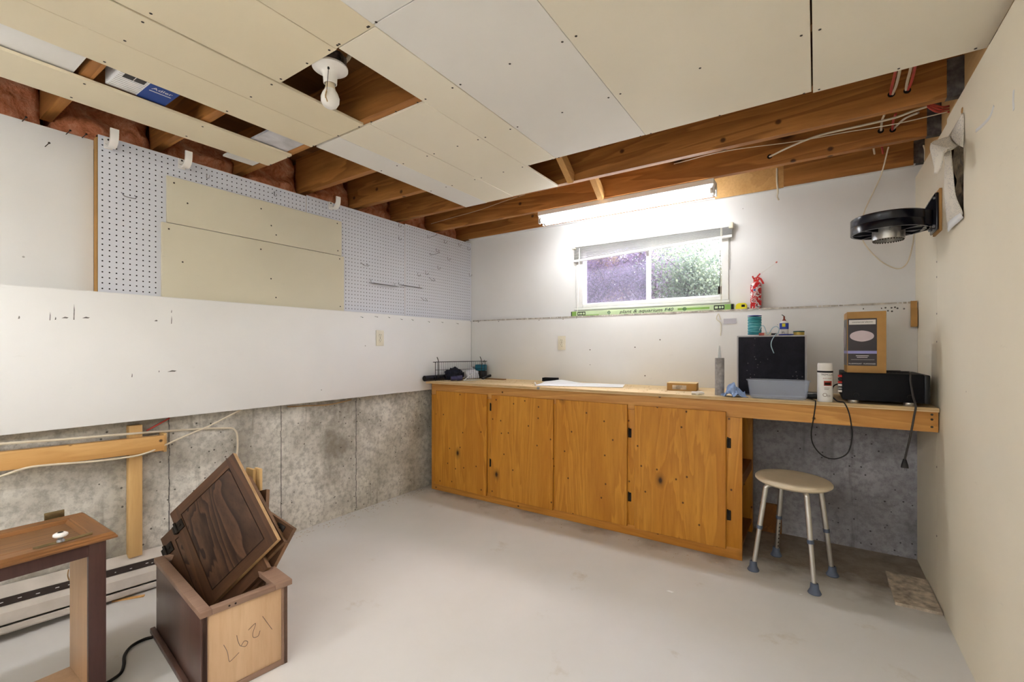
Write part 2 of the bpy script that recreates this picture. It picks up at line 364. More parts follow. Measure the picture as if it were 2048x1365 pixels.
def obj(name, bm, mats, parent=None, loc=None, rot=None, smooth=True, ang=38, recalc=True):
    if recalc: bmesh.ops.recalc_face_normals(bm, faces=bm.faces[:])
    me = bpy.data.meshes.new(name); bm.to_mesh(me); bm.free()
    if not isinstance(mats, (list, tuple)): mats = [mats]
    for m in mats: me.materials.append(MAT[m] if isinstance(m, str) else m)
    if smooth:
        for p in me.polygons: p.use_smooth = True
        me.set_sharp_from_angle(angle=math.radians(ang))
    o = bpy.data.objects.new(name, me); COL.objects.link(o)
    if parent: o.parent = parent
    if loc is not None: o.location = loc
    if rot is not None: o.rotation_euler = rot
    return o
def center_origin(o):
    "move the mesh origin to its centre so that grain and noise differ from board to board"
    me = o.data; c = sum((v.co for v in me.vertices), Vector()) / max(1, len(me.vertices))
    me.transform(Matrix.Translation(-c)); o.location = Vector(o.location) + c; return o
def tag(o, label, cat, group=None):
    o['label'] = label; o['category'] = cat
    if group: o['group'] = group
    return o
def thing(name, label, cat, loc=(0, 0, 0), rz=0, group=None, rot=None):
    o = bpy.data.objects.new(name, None); COL.objects.link(o); o.location = loc; o.rotation_euler = rot or (0, 0, rz); o.empty_display_size = .05
    return tag(o, label, cat, group)
def struct(o): o['kind'] = 'structure'; return o
def part_box(name, a, b, mat, parent, r=0, M=None):
    bm = nb()
    if r: rbox(bm, a, b, r, 0, M)
    else: box(bm, a, b, 0, M)
    return center_origin(obj(name, bm, mat, parent))
def lettering(name, txt, size, mat, parent, M, shear=0, align='CENTER', extrude=.0003, sx=1.0, fit=None):
    cu = bpy.data.curves.new('t', 'FONT'); cu.body = txt; cu.size = size; cu.align_x = align; cu.align_y = 'CENTER'; cu.extrude = extrude; cu.shear = shear; cu.resolution_u = 3
    t = bpy.data.objects.new('t', cu); COL.objects.link(t); bpy.context.view_layer.update()
    me = bpy.data.meshes.new_from_object(t); me.name = name; bpy.data.objects.remove(t); bpy.data.curves.remove(cu)
    if fit: sx = fit / max(1e-6, max(v.co.x for v in me.vertices) - min(v.co.x for v in me.vertices))
    me.transform(M @ Matrix.Diagonal((sx, 1, 1, 1))); me.materials.clear(); me.materials.append(MAT[mat])
    o = bpy.data.objects.new(name, me); COL.objects.link(o); o.parent = parent; return o
def basis(x, y, z, o): 
    M = Matrix.Identity(4)
    for i in range(3): M[i][0] = x[i]; M[i][1] = y[i]; M[i][2] = z[i]; M[i][3] = o[i]
    return M
def face_y(o): return basis((1, 0, 0), (0, 0, 1), (0, -1, 0), o)      # text on a face that looks towards -y
def copy_tree(src, loc=None, rz=None, label=None, rot=None):
    c = src.copy(); COL.objects.link(c)
    if loc is not None: c.location = loc
    if rz is not None: c.rotation_euler = (0, 0, rz)
    if rot is not None: c.rotation_euler = rot
    if label: c['label'] = label
    for ch in list(src.children):
        k = ch.copy(); COL.objects.link(k); k.parent = c
        for g in list(ch.children):
            d = g.copy(); COL.objects.link(d); d.parent = k
    return c

# ------------------------------------------------------------------ the setting
XL, XPEG, XUP, XCON = .03, -.03, -.065, -.05
YLOW, YUP, YCON = .046, .12, .067
XR, YF, ZJ, ZC, ZD = 3.165, -4.7, 2.2, 2.187, 2.435
LEDGE = 1.425

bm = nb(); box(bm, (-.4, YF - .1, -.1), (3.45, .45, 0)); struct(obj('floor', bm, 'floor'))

# left wall: concrete foundation below, framing behind, drywall sheets as pieces
bm = nb(); box(bm, (-.4, YF - .1, 0), (XCON, .4, LEDGE - .012)); wl = struct(obj('wall_left', bm, 'concrete'))
bm = nb(); box(bm, (-.4, YF - .1, LEDGE - .012), (-.10, .4, 2.10)); obj('framing', bm, 'dark', wl)
bm = nb(); box(bm, (-.42, YF - .1, 2.10), (-.36, .4, ZD)); obj('rim_board', bm, 'deck', wl)
part_box('drywall_panel', (XL - .0127, YF, .826), (XL, YLOW - .0005, LEDGE - .006), 'wall', wl, .0015)
part_box('ledge_board', (XUP, YF, LEDGE - .020), (XL - .0132, YLOW, LEDGE), 'wall', wl)
part_box('drywall_panel', (XUP - .0127, YF, LEDGE + .001), (XUP, -2.596, 2.128), 'wall', wl, .0015)
part_box('furring_strip', (XUP + .0005, -2.5955, LEDGE + .002), (XPEG - .001, -2.5915, 2.136), 'kraft', wl)
# dark vertical cracks in the concrete: form seams as thin proud fins
for sx, w in ((338, .004), (562, .003), (712, .004)):
    p = onx(sx, 900, XCON); bm = nb(); [box(bm, (XCON, p.y - w / 2 + .004 * noise.noise(Vector((q * .7, sx, 0))), .02 + q * .04), (XCON + .002, p.y + w / 2 + .004 * noise.noise(Vector((q * .7, sx, 0))), .06 + q * .04)) for q in range(20)]; obj('form_seam', bm, 'scuff', wl)

# back wall
bm = nb(); box(bm, (-.1, YCON, 0), (3.4, .42, LEDGE - .002)); wbk = struct(obj('wall_back', bm, 'concrete_back'))
WX0, WX1, WZ0, WZ1 = 1.075, 2.20, 1.505, 1.985
bm = nb()
box(bm, (-.1, YUP, LEDGE - .002), (WX0, .26, ZJ)); box(bm, (WX1, YUP, LEDGE - .002), (3.4, .26, ZJ)); box(bm, (WX0, YUP, LEDGE - .002), (WX1, .26, WZ0)); box(bm, (WX0, YUP, WZ1), (WX1, .26, ZJ))
obj('upper_drywall', bm, 'wall', wbk)
part_box('drywall_panel', (XL + .0005, YLOW, .80), (XR - .0005, YCON - .0005, LEDGE), 'wall', wbk, .0015)
bm = nb()      # torn, rough top edge of the lower sheet
for i in range(150):
    x = XL + .02 + (XR - XL - .04) * i / 150; h = .003 + .004 * noise.noise(Vector((x * 9, 0, 3))); l = .012 + rnd.random() * .02
    box(bm, (x, YLOW - .0022 - rnd.random() * .0012, LEDGE - .004 - abs(h)), (x + l, YLOW + .004, LEDGE + .0015 + h * .4))
obj('torn_edge', bm, 'torn', wbk)['kind'] = 'stuff'

part_box('leak_block', (-.42, .13, ZJ - .01), (3.45, .42, ZD), 'deck', wbk)  # box added out of view to keep outside light from leaking in
part_box('corner_fill', (-.42, .262, LEDGE), (-.02, .42, ZJ - .011), 'deck', wbk)
part_box('top_strip', (XPEG + .002, .079, 2.1935), (3.16, YUP - .0005, 2.1995), 'wall', wbk)
# right wall with the cut-out; corner strip and main sheet are separate pieces
HY0, HY1, HZ0, HZ1 = -.885, -.62, 1.668, 2.066
bm = nb(); box(bm, (3.27, YF - .1, 0), (3.45, .42, ZD)); wr = struct(obj('wall_right', bm, 'dark'))
bm = nb(); RT_TOP = 2.15
for a, b in (((XR, YF, 0), (XR + .0127, HY0, RT_TOP)), ((XR, HY0, 0), (XR + .0127, HY1, HZ0)), ((XR, HY0, HZ1), (XR + .0127, HY1, RT_TOP)), ((XR, HY1, 0), (XR + .0127, -.428, RT_TOP - .02))): box(bm, a, b)
obj('drywall_panel', bm, 'wall_cream', wr)
part_box('corner_panel', (XR, -.4265, 0), (XR + .0127, .12, RT_TOP - .02), 'wall_cream', wr)
part_box('top_beam', (3.198, YF, 2.06), (3.27, .3, ZD), 'beam', wr)
for z in (.3, .62, 1.2, 1.33, 1.5, 1.57): 
    bm = nb(); lathe(bm, [(0, .001), (.004, .0006), (.005, 0)], seg=8, M=basis((0, 1, 0), (0, 0, 1), (-1, 0, 0), (XR, -.424, z))); obj('nail_head', bm, 'screw', wr)

bm = nb(); box(bm, (-.4, YF - .1, 0), (3.45, YF, ZD)); struct(obj('wall_front', bm, 'wall'))

# ceiling: subfloor, joists with hangers, drywall sheets with screws
bm = nb(); box(bm, (-.42, YF - .1, ZD), (3.45, .42, ZD + .05)); ceil = struct(obj('ceiling', bm, 'deck'))
bm = nb(); box(bm, (-.0, -.019, 0), (3.395, .019, ZD - ZJ)); jm = obj('joist', bm, 'joist', ceil)
JY = [.099 - .404 * k for k in range(0, 12)]
jproto = jm.data
jm.location = (-.2, JY[0], ZJ)
bm = nb()
hx = 3.198 + .2
box(bm, (hx - .052, -.0205, -.0015), (hx, .0205, 0)); box(bm, (hx - .052, -.0206, -.0015), (hx, -.0192, .155)); box(bm, (hx - .052, .0192, -.0015), (hx, .0206, .155))
hg = obj('joist_hanger', bm, 'hanger', jm)
for y in JY[1:]:
    j = bpy.data.objects.new('joist', jproto); COL.objects.link(j); j.parent = ceil; j.location = (-.2, y, ZJ)
    k = hg.copy(); COL.objects.link(k); k.parent = j
# pale patch board on the end joist beside the light
part_box('patch_board', (2.13, .066, 2.186), (2.53, .0795, 2.33), 'joist_pale_y', ceil)
part_box('trim_board', (2.531, .066, 2.190), (3.15, .0795, 2.33), 'joist', ceil)
def sheet(x0, x1, y0, y1, mat, screws=(), dz=0):
    bm = nb(); rbox(bm, (x0, y0, ZC - dz), (x1, y1, ZJ - .0004 - dz), .0014, seg=1); o = center_origin(obj('drywall_panel', bm, mat, ceil))
    for sx, sy in screws:
        s = bpy.data.objects.new('screw', SCREW); COL.objects.link(s); s.parent = o; s.location = Vector((sx, sy, ZC - dz)) - o.location
    return o
bm = nb(); lathe(bm, [(0, -.0012), (.0038, -.0010), (.0046, 0)], seg=8)
SCREW = bpy.data.meshes.new('screw'); bm.to_mesh(SCREW); bm.free(); SCREW.materials.append(MAT['screw'])
def rows(xs, ys): return [(x, y) for x in xs for y in ys]
jy = [y for y in JY]
sheet(.170, .402, YF, -1.918, 'ceil_cream', rows((.20, .37), jy[5:9]), .004)
sheet(.576, .774, YF, -1.918, 'ceil_cream', rows((.60,), jy[5:9]))
sheet(.7755, .983, YF, -1.918, 'ceil_cream', rows((.80, .955), jy[5:9]))
sheet(.992, 1.342, YF, -2.311, 'ceil_cream', rows((1.02, 1.19, 1.32), jy[6:9]))
sheet(1.344, 1.547, YF, -2.315, 'ceil_cream', rows((1.365, 1.525), jy[6:9]))
sheet(.600, .790, -1.906, -.722, 'ceil_white', rows((.63, .76), jy[2:5]))
sheet(.7905, 1.0135, -1.906, -.728, 'ceil_cream2', rows((.81, .99), jy[2:5]))
sheet(1.0165, 1.352, -1.902, -.732, 'ceil_cream2', rows((1.04, 1.20, 1.33), jy[2:6]))
sheet(1.3535, 1.540, -2.312, -1.112, 'ceil_cream2', rows((1.375, 1.52), jy[3:7]))
sheet(1.543, 2.022, -2.321, -1.112, 'ceil_white', rows((1.56, 1.79, 2.00), jy[3:7]))
sheet(1.543, 2.022, YF, -2.3235, 'ceil_white', rows((1.56, 1.79, 2.00), jy[7:9]))
sheet(2.0235, 2.685, YF, -1.110, 'ceil_cream2', rows((2.05, 2.35, 2.66), jy[3:8]))
sheet(2.690, 3.182, YF, -1.096, 'ceil_cream2', rows((2.71, 2.95, 3.15), jy[3:8]))
# loose white boards laid over the gap in the ceiling
part_box('loose_board', (.36, -3.25, ZJ + .001), (.62, -2.765, ZJ + .012), 'ceil_white', ceil)
part_box('loose_board', (.36, -2.115, ZJ + .001), (.62, -1.93, ZJ + .012), 'edge_white', ceil)
part_box('loose_board', (.055, -2.10, ZJ + .0005), (.30, -1.945, ZJ + .010), 'ceil_white', ceil)
# diagonal bridging between joists
for y0, y1, x0 in ((-.735, -1.076, 1.445), (-.335, -.672, 1.475)):
    a = Vector((x0, y0 + .006, 2.212)); b = Vector((x0 + .015, y1, 2.418)); d = (b - a).normalized(); xx = Vector((1, 0, 0)); zz = xx.cross(d).normalized(); xx = d.cross(zz)
    part_box('bridging', (-.019, 0, -.032), (.019, (b - a).length, .032), 'joist_pale_y', ceil, 0, basis(xx, d, zz, a))

# fibreglass batts between the joists above the left wall
for i in range(0, 9):
    y0 = JY[i + 1] + .02; y1 = JY[i] - .02; bm = nb(); N, K = 22, 16; g = []
    for a in range(N + 1):
        row = []
        for b in range(K + 1):
            u = a / N; v = b / K; y = y0 + (y1 - y0) * u; z = 2.104 + .326 * v
            bulge = .05 * math.sin(PI * min(1, max(0, u))) ** .5
            n = noise.fractal(Vector((y * 7, z * 9 + i, 2.2)), 1.0, 2.0, 5) * .045 + noise.noise(Vector((y * 3, z * 15, i))) * .02
            row.append(bm.verts.new((-.235 + bulge + n + .06 * (1 - v), y, z)))
        g.append(row)
    for a in range(N):
        for b in range(K): bm.faces.new((g[a][b], g[a + 1][b], g[a + 1][b + 1], g[a][b + 1]))
    bk = [bm.verts.new((-.355, y0, 2.104)), bm.verts.new((-.355, y1, 2.104)), bm.verts.new((-.355, y1, 2.43)), bm.verts.new((-.355, y0, 2.43))]
    bm.faces.new(bk)
    bm.faces.new([g[a][0] for a in range(N + 1)][::-1] + [bk[0], bk[1]]); bm.faces.new([g[a][K] for a in range(N + 1)] + [bk[2], bk[3]])
    bm.faces.new([g[0][b] for b in range(K + 1)] + [bk[3], bk[0]]); bm.faces.new([g[N][b] for b in range(K + 1)][::-1] + [bk[1], bk[2]])
    tag(center_origin(obj('insulation_batt', bm, 'insul', ang=80)), ('orange fibreglass batt in the %s joist bay from the room corner' % ('first', 'second', 'third', 'fourth', 'fifth', 'sixth', 'seventh', 'eighth', 'ninth')[i]), 'insulation', 'insulation batts above the left wall')

# ------------------------------------------------------------------ window, blind, outlets
win = struct(thing('window_1', 'white framed sliding basement window with a screened left pane', 'window')); del win['category']; del win['label']
bm = nb()
def fr(a, b, r=.003): rbox(bm, a, b, r, seg=1)
FY0, FY1 = .112, .20
fr((1.068, FY0, 1.500), (1.130, FY1, 1.985)); fr((2.163, FY0, 1.500), (2.208, FY1, 1.985)); fr((1.130, FY0, 1.500), (2.163, FY1, 1.526)); fr((1.130, FY0, 1.955), (2.163, FY1, 1.985))
obj('window_frame', bm, 'white', win)
bm = nb(); fr((1.637, .135, 1.526), (1.661, .185, 1.955)); fr((1.661, .150, 1.526), (2.163, .175, 1.540), .002); fr((1.130, .155, 1.526), (1.637, .180, 1.536), .002); obj('sash_bar', bm, 'white', win)
bm = nb(); box(bm, (1.13, .166, 1.53), (1.645, .170, 1.955)); obj('pane', bm, 'glass', win)
bm = nb(); box(bm, (1.655, .160, 1.535), (2.165, .164, 1.955)); obj('pane', bm, 'glass', win)
bm = nb(); box(bm, (1.13, .188, 1.53), (1.645, .189, 1.955)); obj('insect_screen', bm, 'screen', win)
bm = nb(); fr((1.055, FY0 - .004, 1.480), (2.215, FY1 - .05, 1.4995)); obj('sill', bm, 'white', win)
bm = nb(); tube(bm, spline([(2.148, .150, 1.85), (2.150, .148, 1.70), (2.146, .146, 1.60), (2.140, .145, 1.56)], 5), .003, 6); rbox(bm, (2.135, .14, 1.545), (2.158, .156, 1.60), .003); obj('latch', bm, 'bronze', win)

bl = thing('window_blind', 'half raised white venetian blind hanging crooked over the window', 'blind')
bm = nb(); rbox(bm, (1.054, .078, 1.986), (2.234, .1185, 2.010), .003); obj('head_rail', bm, 'white', bl)
for x0 in (1.050, 2.214):
    bm = nb(); rbox(bm, (x0, .072, 1.975), (x0 + .026, .1195, 2.014), .002); obj('end_bracket', bm, 'almond', bl)
NS = 9
for i in range(NS):
    zl = 1.976 - .0104 * i; zr = 1.979 - .0054 * i; bm = nb(); prev = None
    for k in range(5):
        v = k / 4; yy = .084 + .026 * v; cv = .0035 * math.sin(PI * v)
        row = [bm.verts.new((1.058, yy, zl + cv)), bm.verts.new((2.230, yy, zr + cv)), bm.verts.new((1.058, yy, zl + cv + .0008)), bm.verts.new((2.230, yy, zr + cv + .0008))]
        if prev:
            bm.faces.new((prev[0], prev[1], row[1], row[0])); bm.faces.new((prev[2], prev[3], row[3], row[2]))
        if k in (0, 4): bm.faces.new((row[0], row[1], row[3], row[2]))
        prev = row
    obj('slat', bm, 'white', bl)
zl, zr = 1.878, 1.926; L = math.hypot(1.176, zr - zl); a = math.atan2(zr - zl, 1.176)
bm = nb(); rbox(bm, (0, -.013, -.009), (L, .013, .009), .003); obj('bottom_rail', bm, 'white', bl, (1.056, .097, zl), (0, -a, 0))
bm = nb(); pw = [ony(*p, .07) for p in ((1159, 497), (1157, 560), (1155, 620), (1154, 672))]; tube(bm, pw, .0032, 8); obj('wand', bm, 'white_pl', bl)
for off in (0, .006):
    pw = [ony(*p, .072) for p in ((1442, 456), (1441, 500), (1441.5, 560), (1441, 610), (1440, 650))]
    bm = nb(); tube(bm, spline([p + Vector((off, off * .3, 0)) for p in pw], 4), .0014, 6); obj('pull_cord', bm, 'almond', bl)
bm = nb(); p = ony(1441, 645, .0); p = Vector((p.x, .0, p.z)); 
tube(bm, spline([ony(1441, 640, .03), ony(1437, 628, .03), ony(1433, 638, .03), ony(1441, 646, .03), ony(1442, 658, .03), ony(1441, 672, .03)], 4), .0035, 6); obj('cord_knot', bm, 'almond', bl)
bm = nb(); tube(bm, [ony(1460, 472, .11), ony(1460, 540, .11)], .0012, 6); obj('tilt_cord', bm, 'cord_grey', bl)

def outlet(M, label):
    t = thing('wall_outlet', label, 'outlet'); t.matrix_world = M
    bm = nb(); rbox(bm, (-.035, -.057, 0), (.035, .057, .006), .003); obj('cover_plate', bm, 'almond', t)
    for s in (-1, 1):
        bm = nb(); lathe(bm, [(0, .0085), (.013, .0085), (.0145, .006)], (0, s * .0195, 0), 18, sy=1.0); r = obj('receptacle', bm, 'almond', t)
        bm = nb(); box(bm, (-.0068, s * .0195 + .001, .0083), (-.0048, s * .0195 + .009, .0089)); box(bm, (.0048, s * .0195 + .001, .0083), (.0068, s * .0195 + .009, .0089)); cyl(bm, (0, s * .0195 - .006, .0083), (0, s * .0195 - .006, .0089), .0024, seg=8); obj('slots', bm, 'dark', r)
    bm = nb(); lathe(bm, [(0, .0072), (.003, .0068), (.0034, .006)], seg=10); obj('screw', bm, 'screw', t)
outlet(basis((0, 1, 0), (0, 0, 1), (1, 0, 0), (XL, -1.024, 1.245)), 'cream duplex outlet on the left wall below the pegboard')
outlet(basis((1, 0, 0), (0, 0, 1), (0, -1, 0), (.976, YLOW, 1.213)), 'cream duplex outlet on the back wall below the window')

# ------------------------------------------------------------------ lamps
def strip_light(x0, x1, y0, ztop, label, tmat, name='strip_light', rz=0):
    t = thing(name, label, 'light', (x0, y0, ztop), rz); Lx = x1 - x0; wd = .112
    bm = nb(); prism(bm, [(0, 0), (wd, 0), (wd, -.030), (wd * .72, -.052), (wd * .28, -.052), (0, -.030)], 0, Lx, basis((0, 1, 0), (0, 0, 1), (1, 0, 0), (0, 0, -.0008)))
    obj('housing', bm, 'white', t, ang=20)
    for yy in (.024, .088):
        bm = nb(); cyl(bm, (.022, yy, -.066), (Lx - .022, yy, -.066), .019, seg=20); tb = obj('tube', bm, tmat, t)
        for e in (0, 1):
            bm = nb(); xa = .006 if e == 0 else Lx - .022; cyl(bm, (xa, yy, -.066), (xa + .016, yy, -.066), .0194, seg=20); obj('end_cap', bm, 'alu', tb)
    for e in (0, 1):
        xa = -.004 if e == 0 else Lx - .006
        for yy in (.024, .088):
            bm = nb(); rbox(bm, (xa, yy - .012, -.088), (xa + .010, yy + .012, -.03), .002); obj('lamp_holder', bm, 'white', t)
    return t
strip_light(.955, 2.185, -.306, ZJ, 'lit two-tube fluorescent strip light mounted below the joists above the window', 'tube')
for xs_, lab in ((.90, 'added two-tube fill light on chains behind the camera, at the left'), (2.30, 'added two-tube fill light on chains behind the camera, at the right')):
    sl = strip_light(xs_, xs_ + 1.23, -4.64, 1.86, lab, 'tube_fill', rz=PI / 2)  # fill light added out of view to brighten the whole room
    for cx_ in (.12, 1.11):
        bm = nb(); cyl(bm, (cx_, .056, -.001), (cx_, .056, ZC - 1.86), .0022, seg=6); obj('chain', bm, 'steel', sl)

lp = thing('bulb_holder', 'white porcelain bulb holder with pull string hanging in the ceiling opening', 'light', (1.222, -2.254, 2.190))
bm = nb(); lathe(bm, [(0, .012), (.058, .012), (.062, .008), (.062, .002), (.05, -.004), (.034, -.010), (.027, -.018), (.0245, -.030), (.0235, -.052), (.0205, -.054), (.0205, -.03), (0, -.03)], seg=36); obj('porcelain_base', bm, 'white_pl', lp)
bm = nb(); lathe(bm, [(0, .058), (.046, .058), (.050, .052), (.050, .0125), (0, .0125)], (-.004, .012, 0), 8); obj('metal_box', bm, 'steel', lp, smooth=False)
bm = nb(); tube(bm, spline([(.02, .05, .05), (.03, .06, .07), (.04, .07, .12)], 5), .008, 8); obj('supply_cable', bm, 'cable', lp)
bm = nb(); lathe(bm, [(.0135, -.046), (.0145, -.066), (.0185, -.074), (.027, -.088), (.0325, -.104), (.0315, -.120), (.024, -.134), (.012, -.1415), (0, -.143)], seg=28); bb = obj('bulb', bm, 'white_pl', lp)
bm = nb(); lathe(bm, [(.0125, -.044), (.0155, -.048), (.0160, -.062), (.0195, -.074)], seg=24); obj('bulb_collar', bm, 'beige', bb)
bm = nb(); cyl(bm, (.022, -.022, -.012), (.024, -.030, -.095), .0011, seg=6); cyl(bm, (.022, -.022, -.006), (.022, -.022, -.016), .004, seg=10); obj('pull_chain', bm, 'bronze', lp)
bm = nb(); tube(bm, spline([(.024, -.030, -.095), (.028, -.036, -.108), (.020, -.032, -.116), (.028, -.038, -.128)], 4), .0018, 6); tube(bm, spline([(.024, -.030, -.100), (.018, -.030, -.108), (.022, -.034, -.118), (.030, -.032, -.140)], 4), .0018, 6); obj('string', bm, 'raw_edge', lp)

# box pushed up between the joists
bx = thing('light_box', 'blue and white light fixture carton lying above the gap in the ceiling', 'box', (.395, -2.675, ZJ + .002))
bm = nb(); rbox(bm, (0, 0, 0), (.215, .196, .11), .003); obj('carton', bm, 'paper', bx)
bm = nb(); box(bm, (-.0005, .098, -.0008), (.2155, .1965, .0)); obj('blue_print', bm, 'ink_blue', bx)
bm = nb()
for i in range(13): box(bm, (.01 + i * .0155, .006, -.0007), (.0125 + i * .0155, .094, .0))
obj('siding_print', bm, 'pulp', bx)
for yy in (.02, .055):
    bm = nb(); rbox(bm, (.115, yy, -.0009), (.155, yy + .032, 0), .0003); obj('lamp_print', bm, 'cord_grey', bx)
Mb = basis((0, 1, 0), (1, 0, 0), (0, 0, -1), (.120, .147, -.0009))
lettering('lettering', 'Adler', .030, 'ink_white', bx, Mb)
bm = nb(); box(bm, (.090, .112, -.0009), (.096, .185, 0)); obj('print_line', bm, 'ink_white', bx)

# ------------------------------------------------------------------ pegboard, boards, hooks
def peg_panel(y0, y1, z0, z1, label):
    P = .0254; ny = int((y1 - y0) / P); nz = int((z1 - z0) / P); oy = (y1 - y0 - ny * P) / 2; oz = (z1 - z0 - nz * P) / 2
    V = []; F = []; S = 6; R = .0034
    def V_(y, z): V.append((0, y, z)); return len(V) - 1
    for a in range(ny):
        for b in range(nz):
            cy, cz = y0 + oy + (a + .5) * P, z0 + oz + (b + .5) * P; h = P / 2
            sq = [V_(cy + sx * h, cz + sz * h) for sx, sz in ((-1, -1), (1, -1), (1, 1), (-1, 1))]
            ci = [V_(cy + R * math.cos(2 * PI * (k + .5) / 8 + PI), cz + R * math.sin(2 * PI * (k + .5) / 8 + PI)) for k in range(8)]
            for q in range(4):
                i0 = (q * 2) % 8; F.append((sq[q], ci[(i0 + 1) % 8], ci[i0])); 
                F.append((sq[q], sq[(q + 1) % 4], ci[(i0 + 2) % 8], ci[(i0 + 1) % 8]))
    def quad(ya, yb, za, zb): F.append((V_(ya, za), V_(yb, za), V_(yb, zb), V_(ya, zb)))
    if oy > 1e-5: quad(y0, y0 + oy, z0, z1); quad(y1 - oy, y1, z0, z1)
    if oz > 1e-5: quad(y0 + oy, y1 - oy, z0, z0 + oz); quad(y0 + oy, y1 - oy, z1 - oz, z1)
    me = bpy.data.meshes.new('perforated_face'); me.from_pydata(V, [], F); me.update(); me.materials.append(MAT['peg'])
    t = thing('pegboard', label, 'pegboard', (XPEG, 0, 0), group='pegboard sheets on the left wall')
    o = bpy.data.objects.new('perforated_face', me); COL.objects.link(o); o.parent = t
    bm = nb(); box(bm, (-.030, y0 + .0005, z0), (-.0045, y1 - .0005, z1)); obj('dark_backing', bm, 'dark', t)
    bm = nb(); box(bm, (-.0045, y0, z0), (-.0002, y0 + .002, z1)); box(bm, (-.0045, y1 - .002, z0), (-.0002, y1, z1)); box(bm, (-.0045, y0, z1 - .002), (-.0002, y1, z1)); obj('brown_edge', bm, 'kraft', t)
    return t
MAT['peg'] = painted_wall('white_pegboard', (216, 218, 226), .0)
peg_panel(-2.590, -1.568, 1.427, 2.150, 'white pegboard sheet at the near end, mostly behind the two cream boards')
peg_panel(-1.566, -.722, 1.427, 2.158, 'middle white pegboard sheet carrying a single curved hook at its top')
peg_panel(-.720, .118, 1.427, 2.166, 'white pegboard sheet in the corner, dotted with small wire hooks')
def cover_board(y0, y1, z0, z1, x0, label, skew=0):
    t = thing('cream_board', label, 'board', (x0, 0, 0), group=None)
    bm = nb(); rbox(bm, (0, y0, z0), (.0127, y1, z1), .0012, seg=1); center_origin(obj('panel', bm, 'board', t))
    for yy, zz in ((y0 + .03, z1 - .03), (y0 + .09, (z0 + z1) / 2), (y1 - .035, z1 - .02), (y1 - .03, z0 + .03), ((y0 + y1) / 2 + .02, z0 + .16 if z1 - z0 > .3 else z0 + .1), ((y0 + y1) / 2 + .05, z0 + .05), ((y0 + y1) / 2 - .04, z1 - .05)):
        bm = nb(); lathe(bm, [(0, .0012), (.0036, .001), (.0044, 0)], seg=8, M=basis((0, 1, 0), (0, 0, 1), (1, 0, 0), (.0127, yy, zz))); obj('screw', bm, 'screw', t)
MAT['board'] = painted_wall('cream_hardboard', (217, 210, 188), .4)
cover_board(-2.328, -1.313, 1.806, 2.042, XPEG + .0005, 'upper cream board screwed over the pegboard')
cover_board(-2.350, -1.294, 1.427, 1.803, XPEG + .0005, 'lower, larger cream board screwed over the pegboard above the ledge')

def curved_hook(y, z, label):
    t = thing('curved_hook', label, 'hook', (XPEG + .0005, y, z), group='white curved plastic hooks along the pegboard top')
    bm = nb(); rbox(bm, (0, -.016, -.026), (.010, .016, .026), .003); obj('base_plate', bm, 'white_pl', t)
    bm = nb(); pts = spline([(.006, 0, -.008), (.040, 0, -.024), (.068, 0, -.020), (.086, 0, .004), (.090, 0, .045)], 6); A = []
    for i, p in enumerate(pts):
        d = (pts[min(i + 1, len(pts) - 1)] - pts[max(i - 1, 0)]).normalized(); nrm = Vector((-d.z, 0, d.x)); th = .0055; w = .015
        A.append([bm.verts.new(p + nrm * th + Vector((0, -w, 0))), bm.verts.new(p + nrm * th + Vector((0, w, 0))), bm.verts.new(p - nrm * th + Vector((0, w, 0))), bm.verts.new(p - nrm * th + Vector((0, -w, 0)))])
    for a, b in zip(A, A[1:]):
        for k in range(4): bm.faces.new((a[k], a[(k + 1) % 4], b[(k + 1) % 4], b[k]))
    bm.faces.new(A[0][::-1]); bm.faces.new(A[-1]); obj('arm', bm, 'white_pl', t, ang=50)
    bm = nb(); lathe(bm, [(0, .0015), (.004, .001), (.005, 0)], seg=8, M=basis((0, 1, 0), (0, 0, 1), (1, 0, 0), (.010, 0, .016))); obj('screw', bm, 'screw', t)
curved_hook(-2.555, 2.118, 'white curved plastic hook at the near top corner of the pegboard')
curved_hook(-2.262, 2.122, 'white curved plastic hook on the pegboard above the cream boards')
curved_hook(-1.395, 2.132, 'white curved plastic hook on the pegboard nearest the room corner')

for i, (py_, pz_) in enumerate(((-2.823, 2.121), (-2.689, 2.119), (-2.636, 2.124), (-2.755, 2.040))):
    bm = nb(); cyl(bm, (XUP - .001, py_, pz_), (XUP + .045, py_ + .004, pz_ + .006), .0016, seg=6); cyl(bm, (XUP + .045, py_ + .004, pz_ + .006), (XUP + .047, py_ + .004, pz_ + .0062), .0042, seg=8)
    tag(obj('nail', bm, 'screw'), 'bent nail sticking out of the white wall near the pegboard', 'nail', 'nails in the left wall')
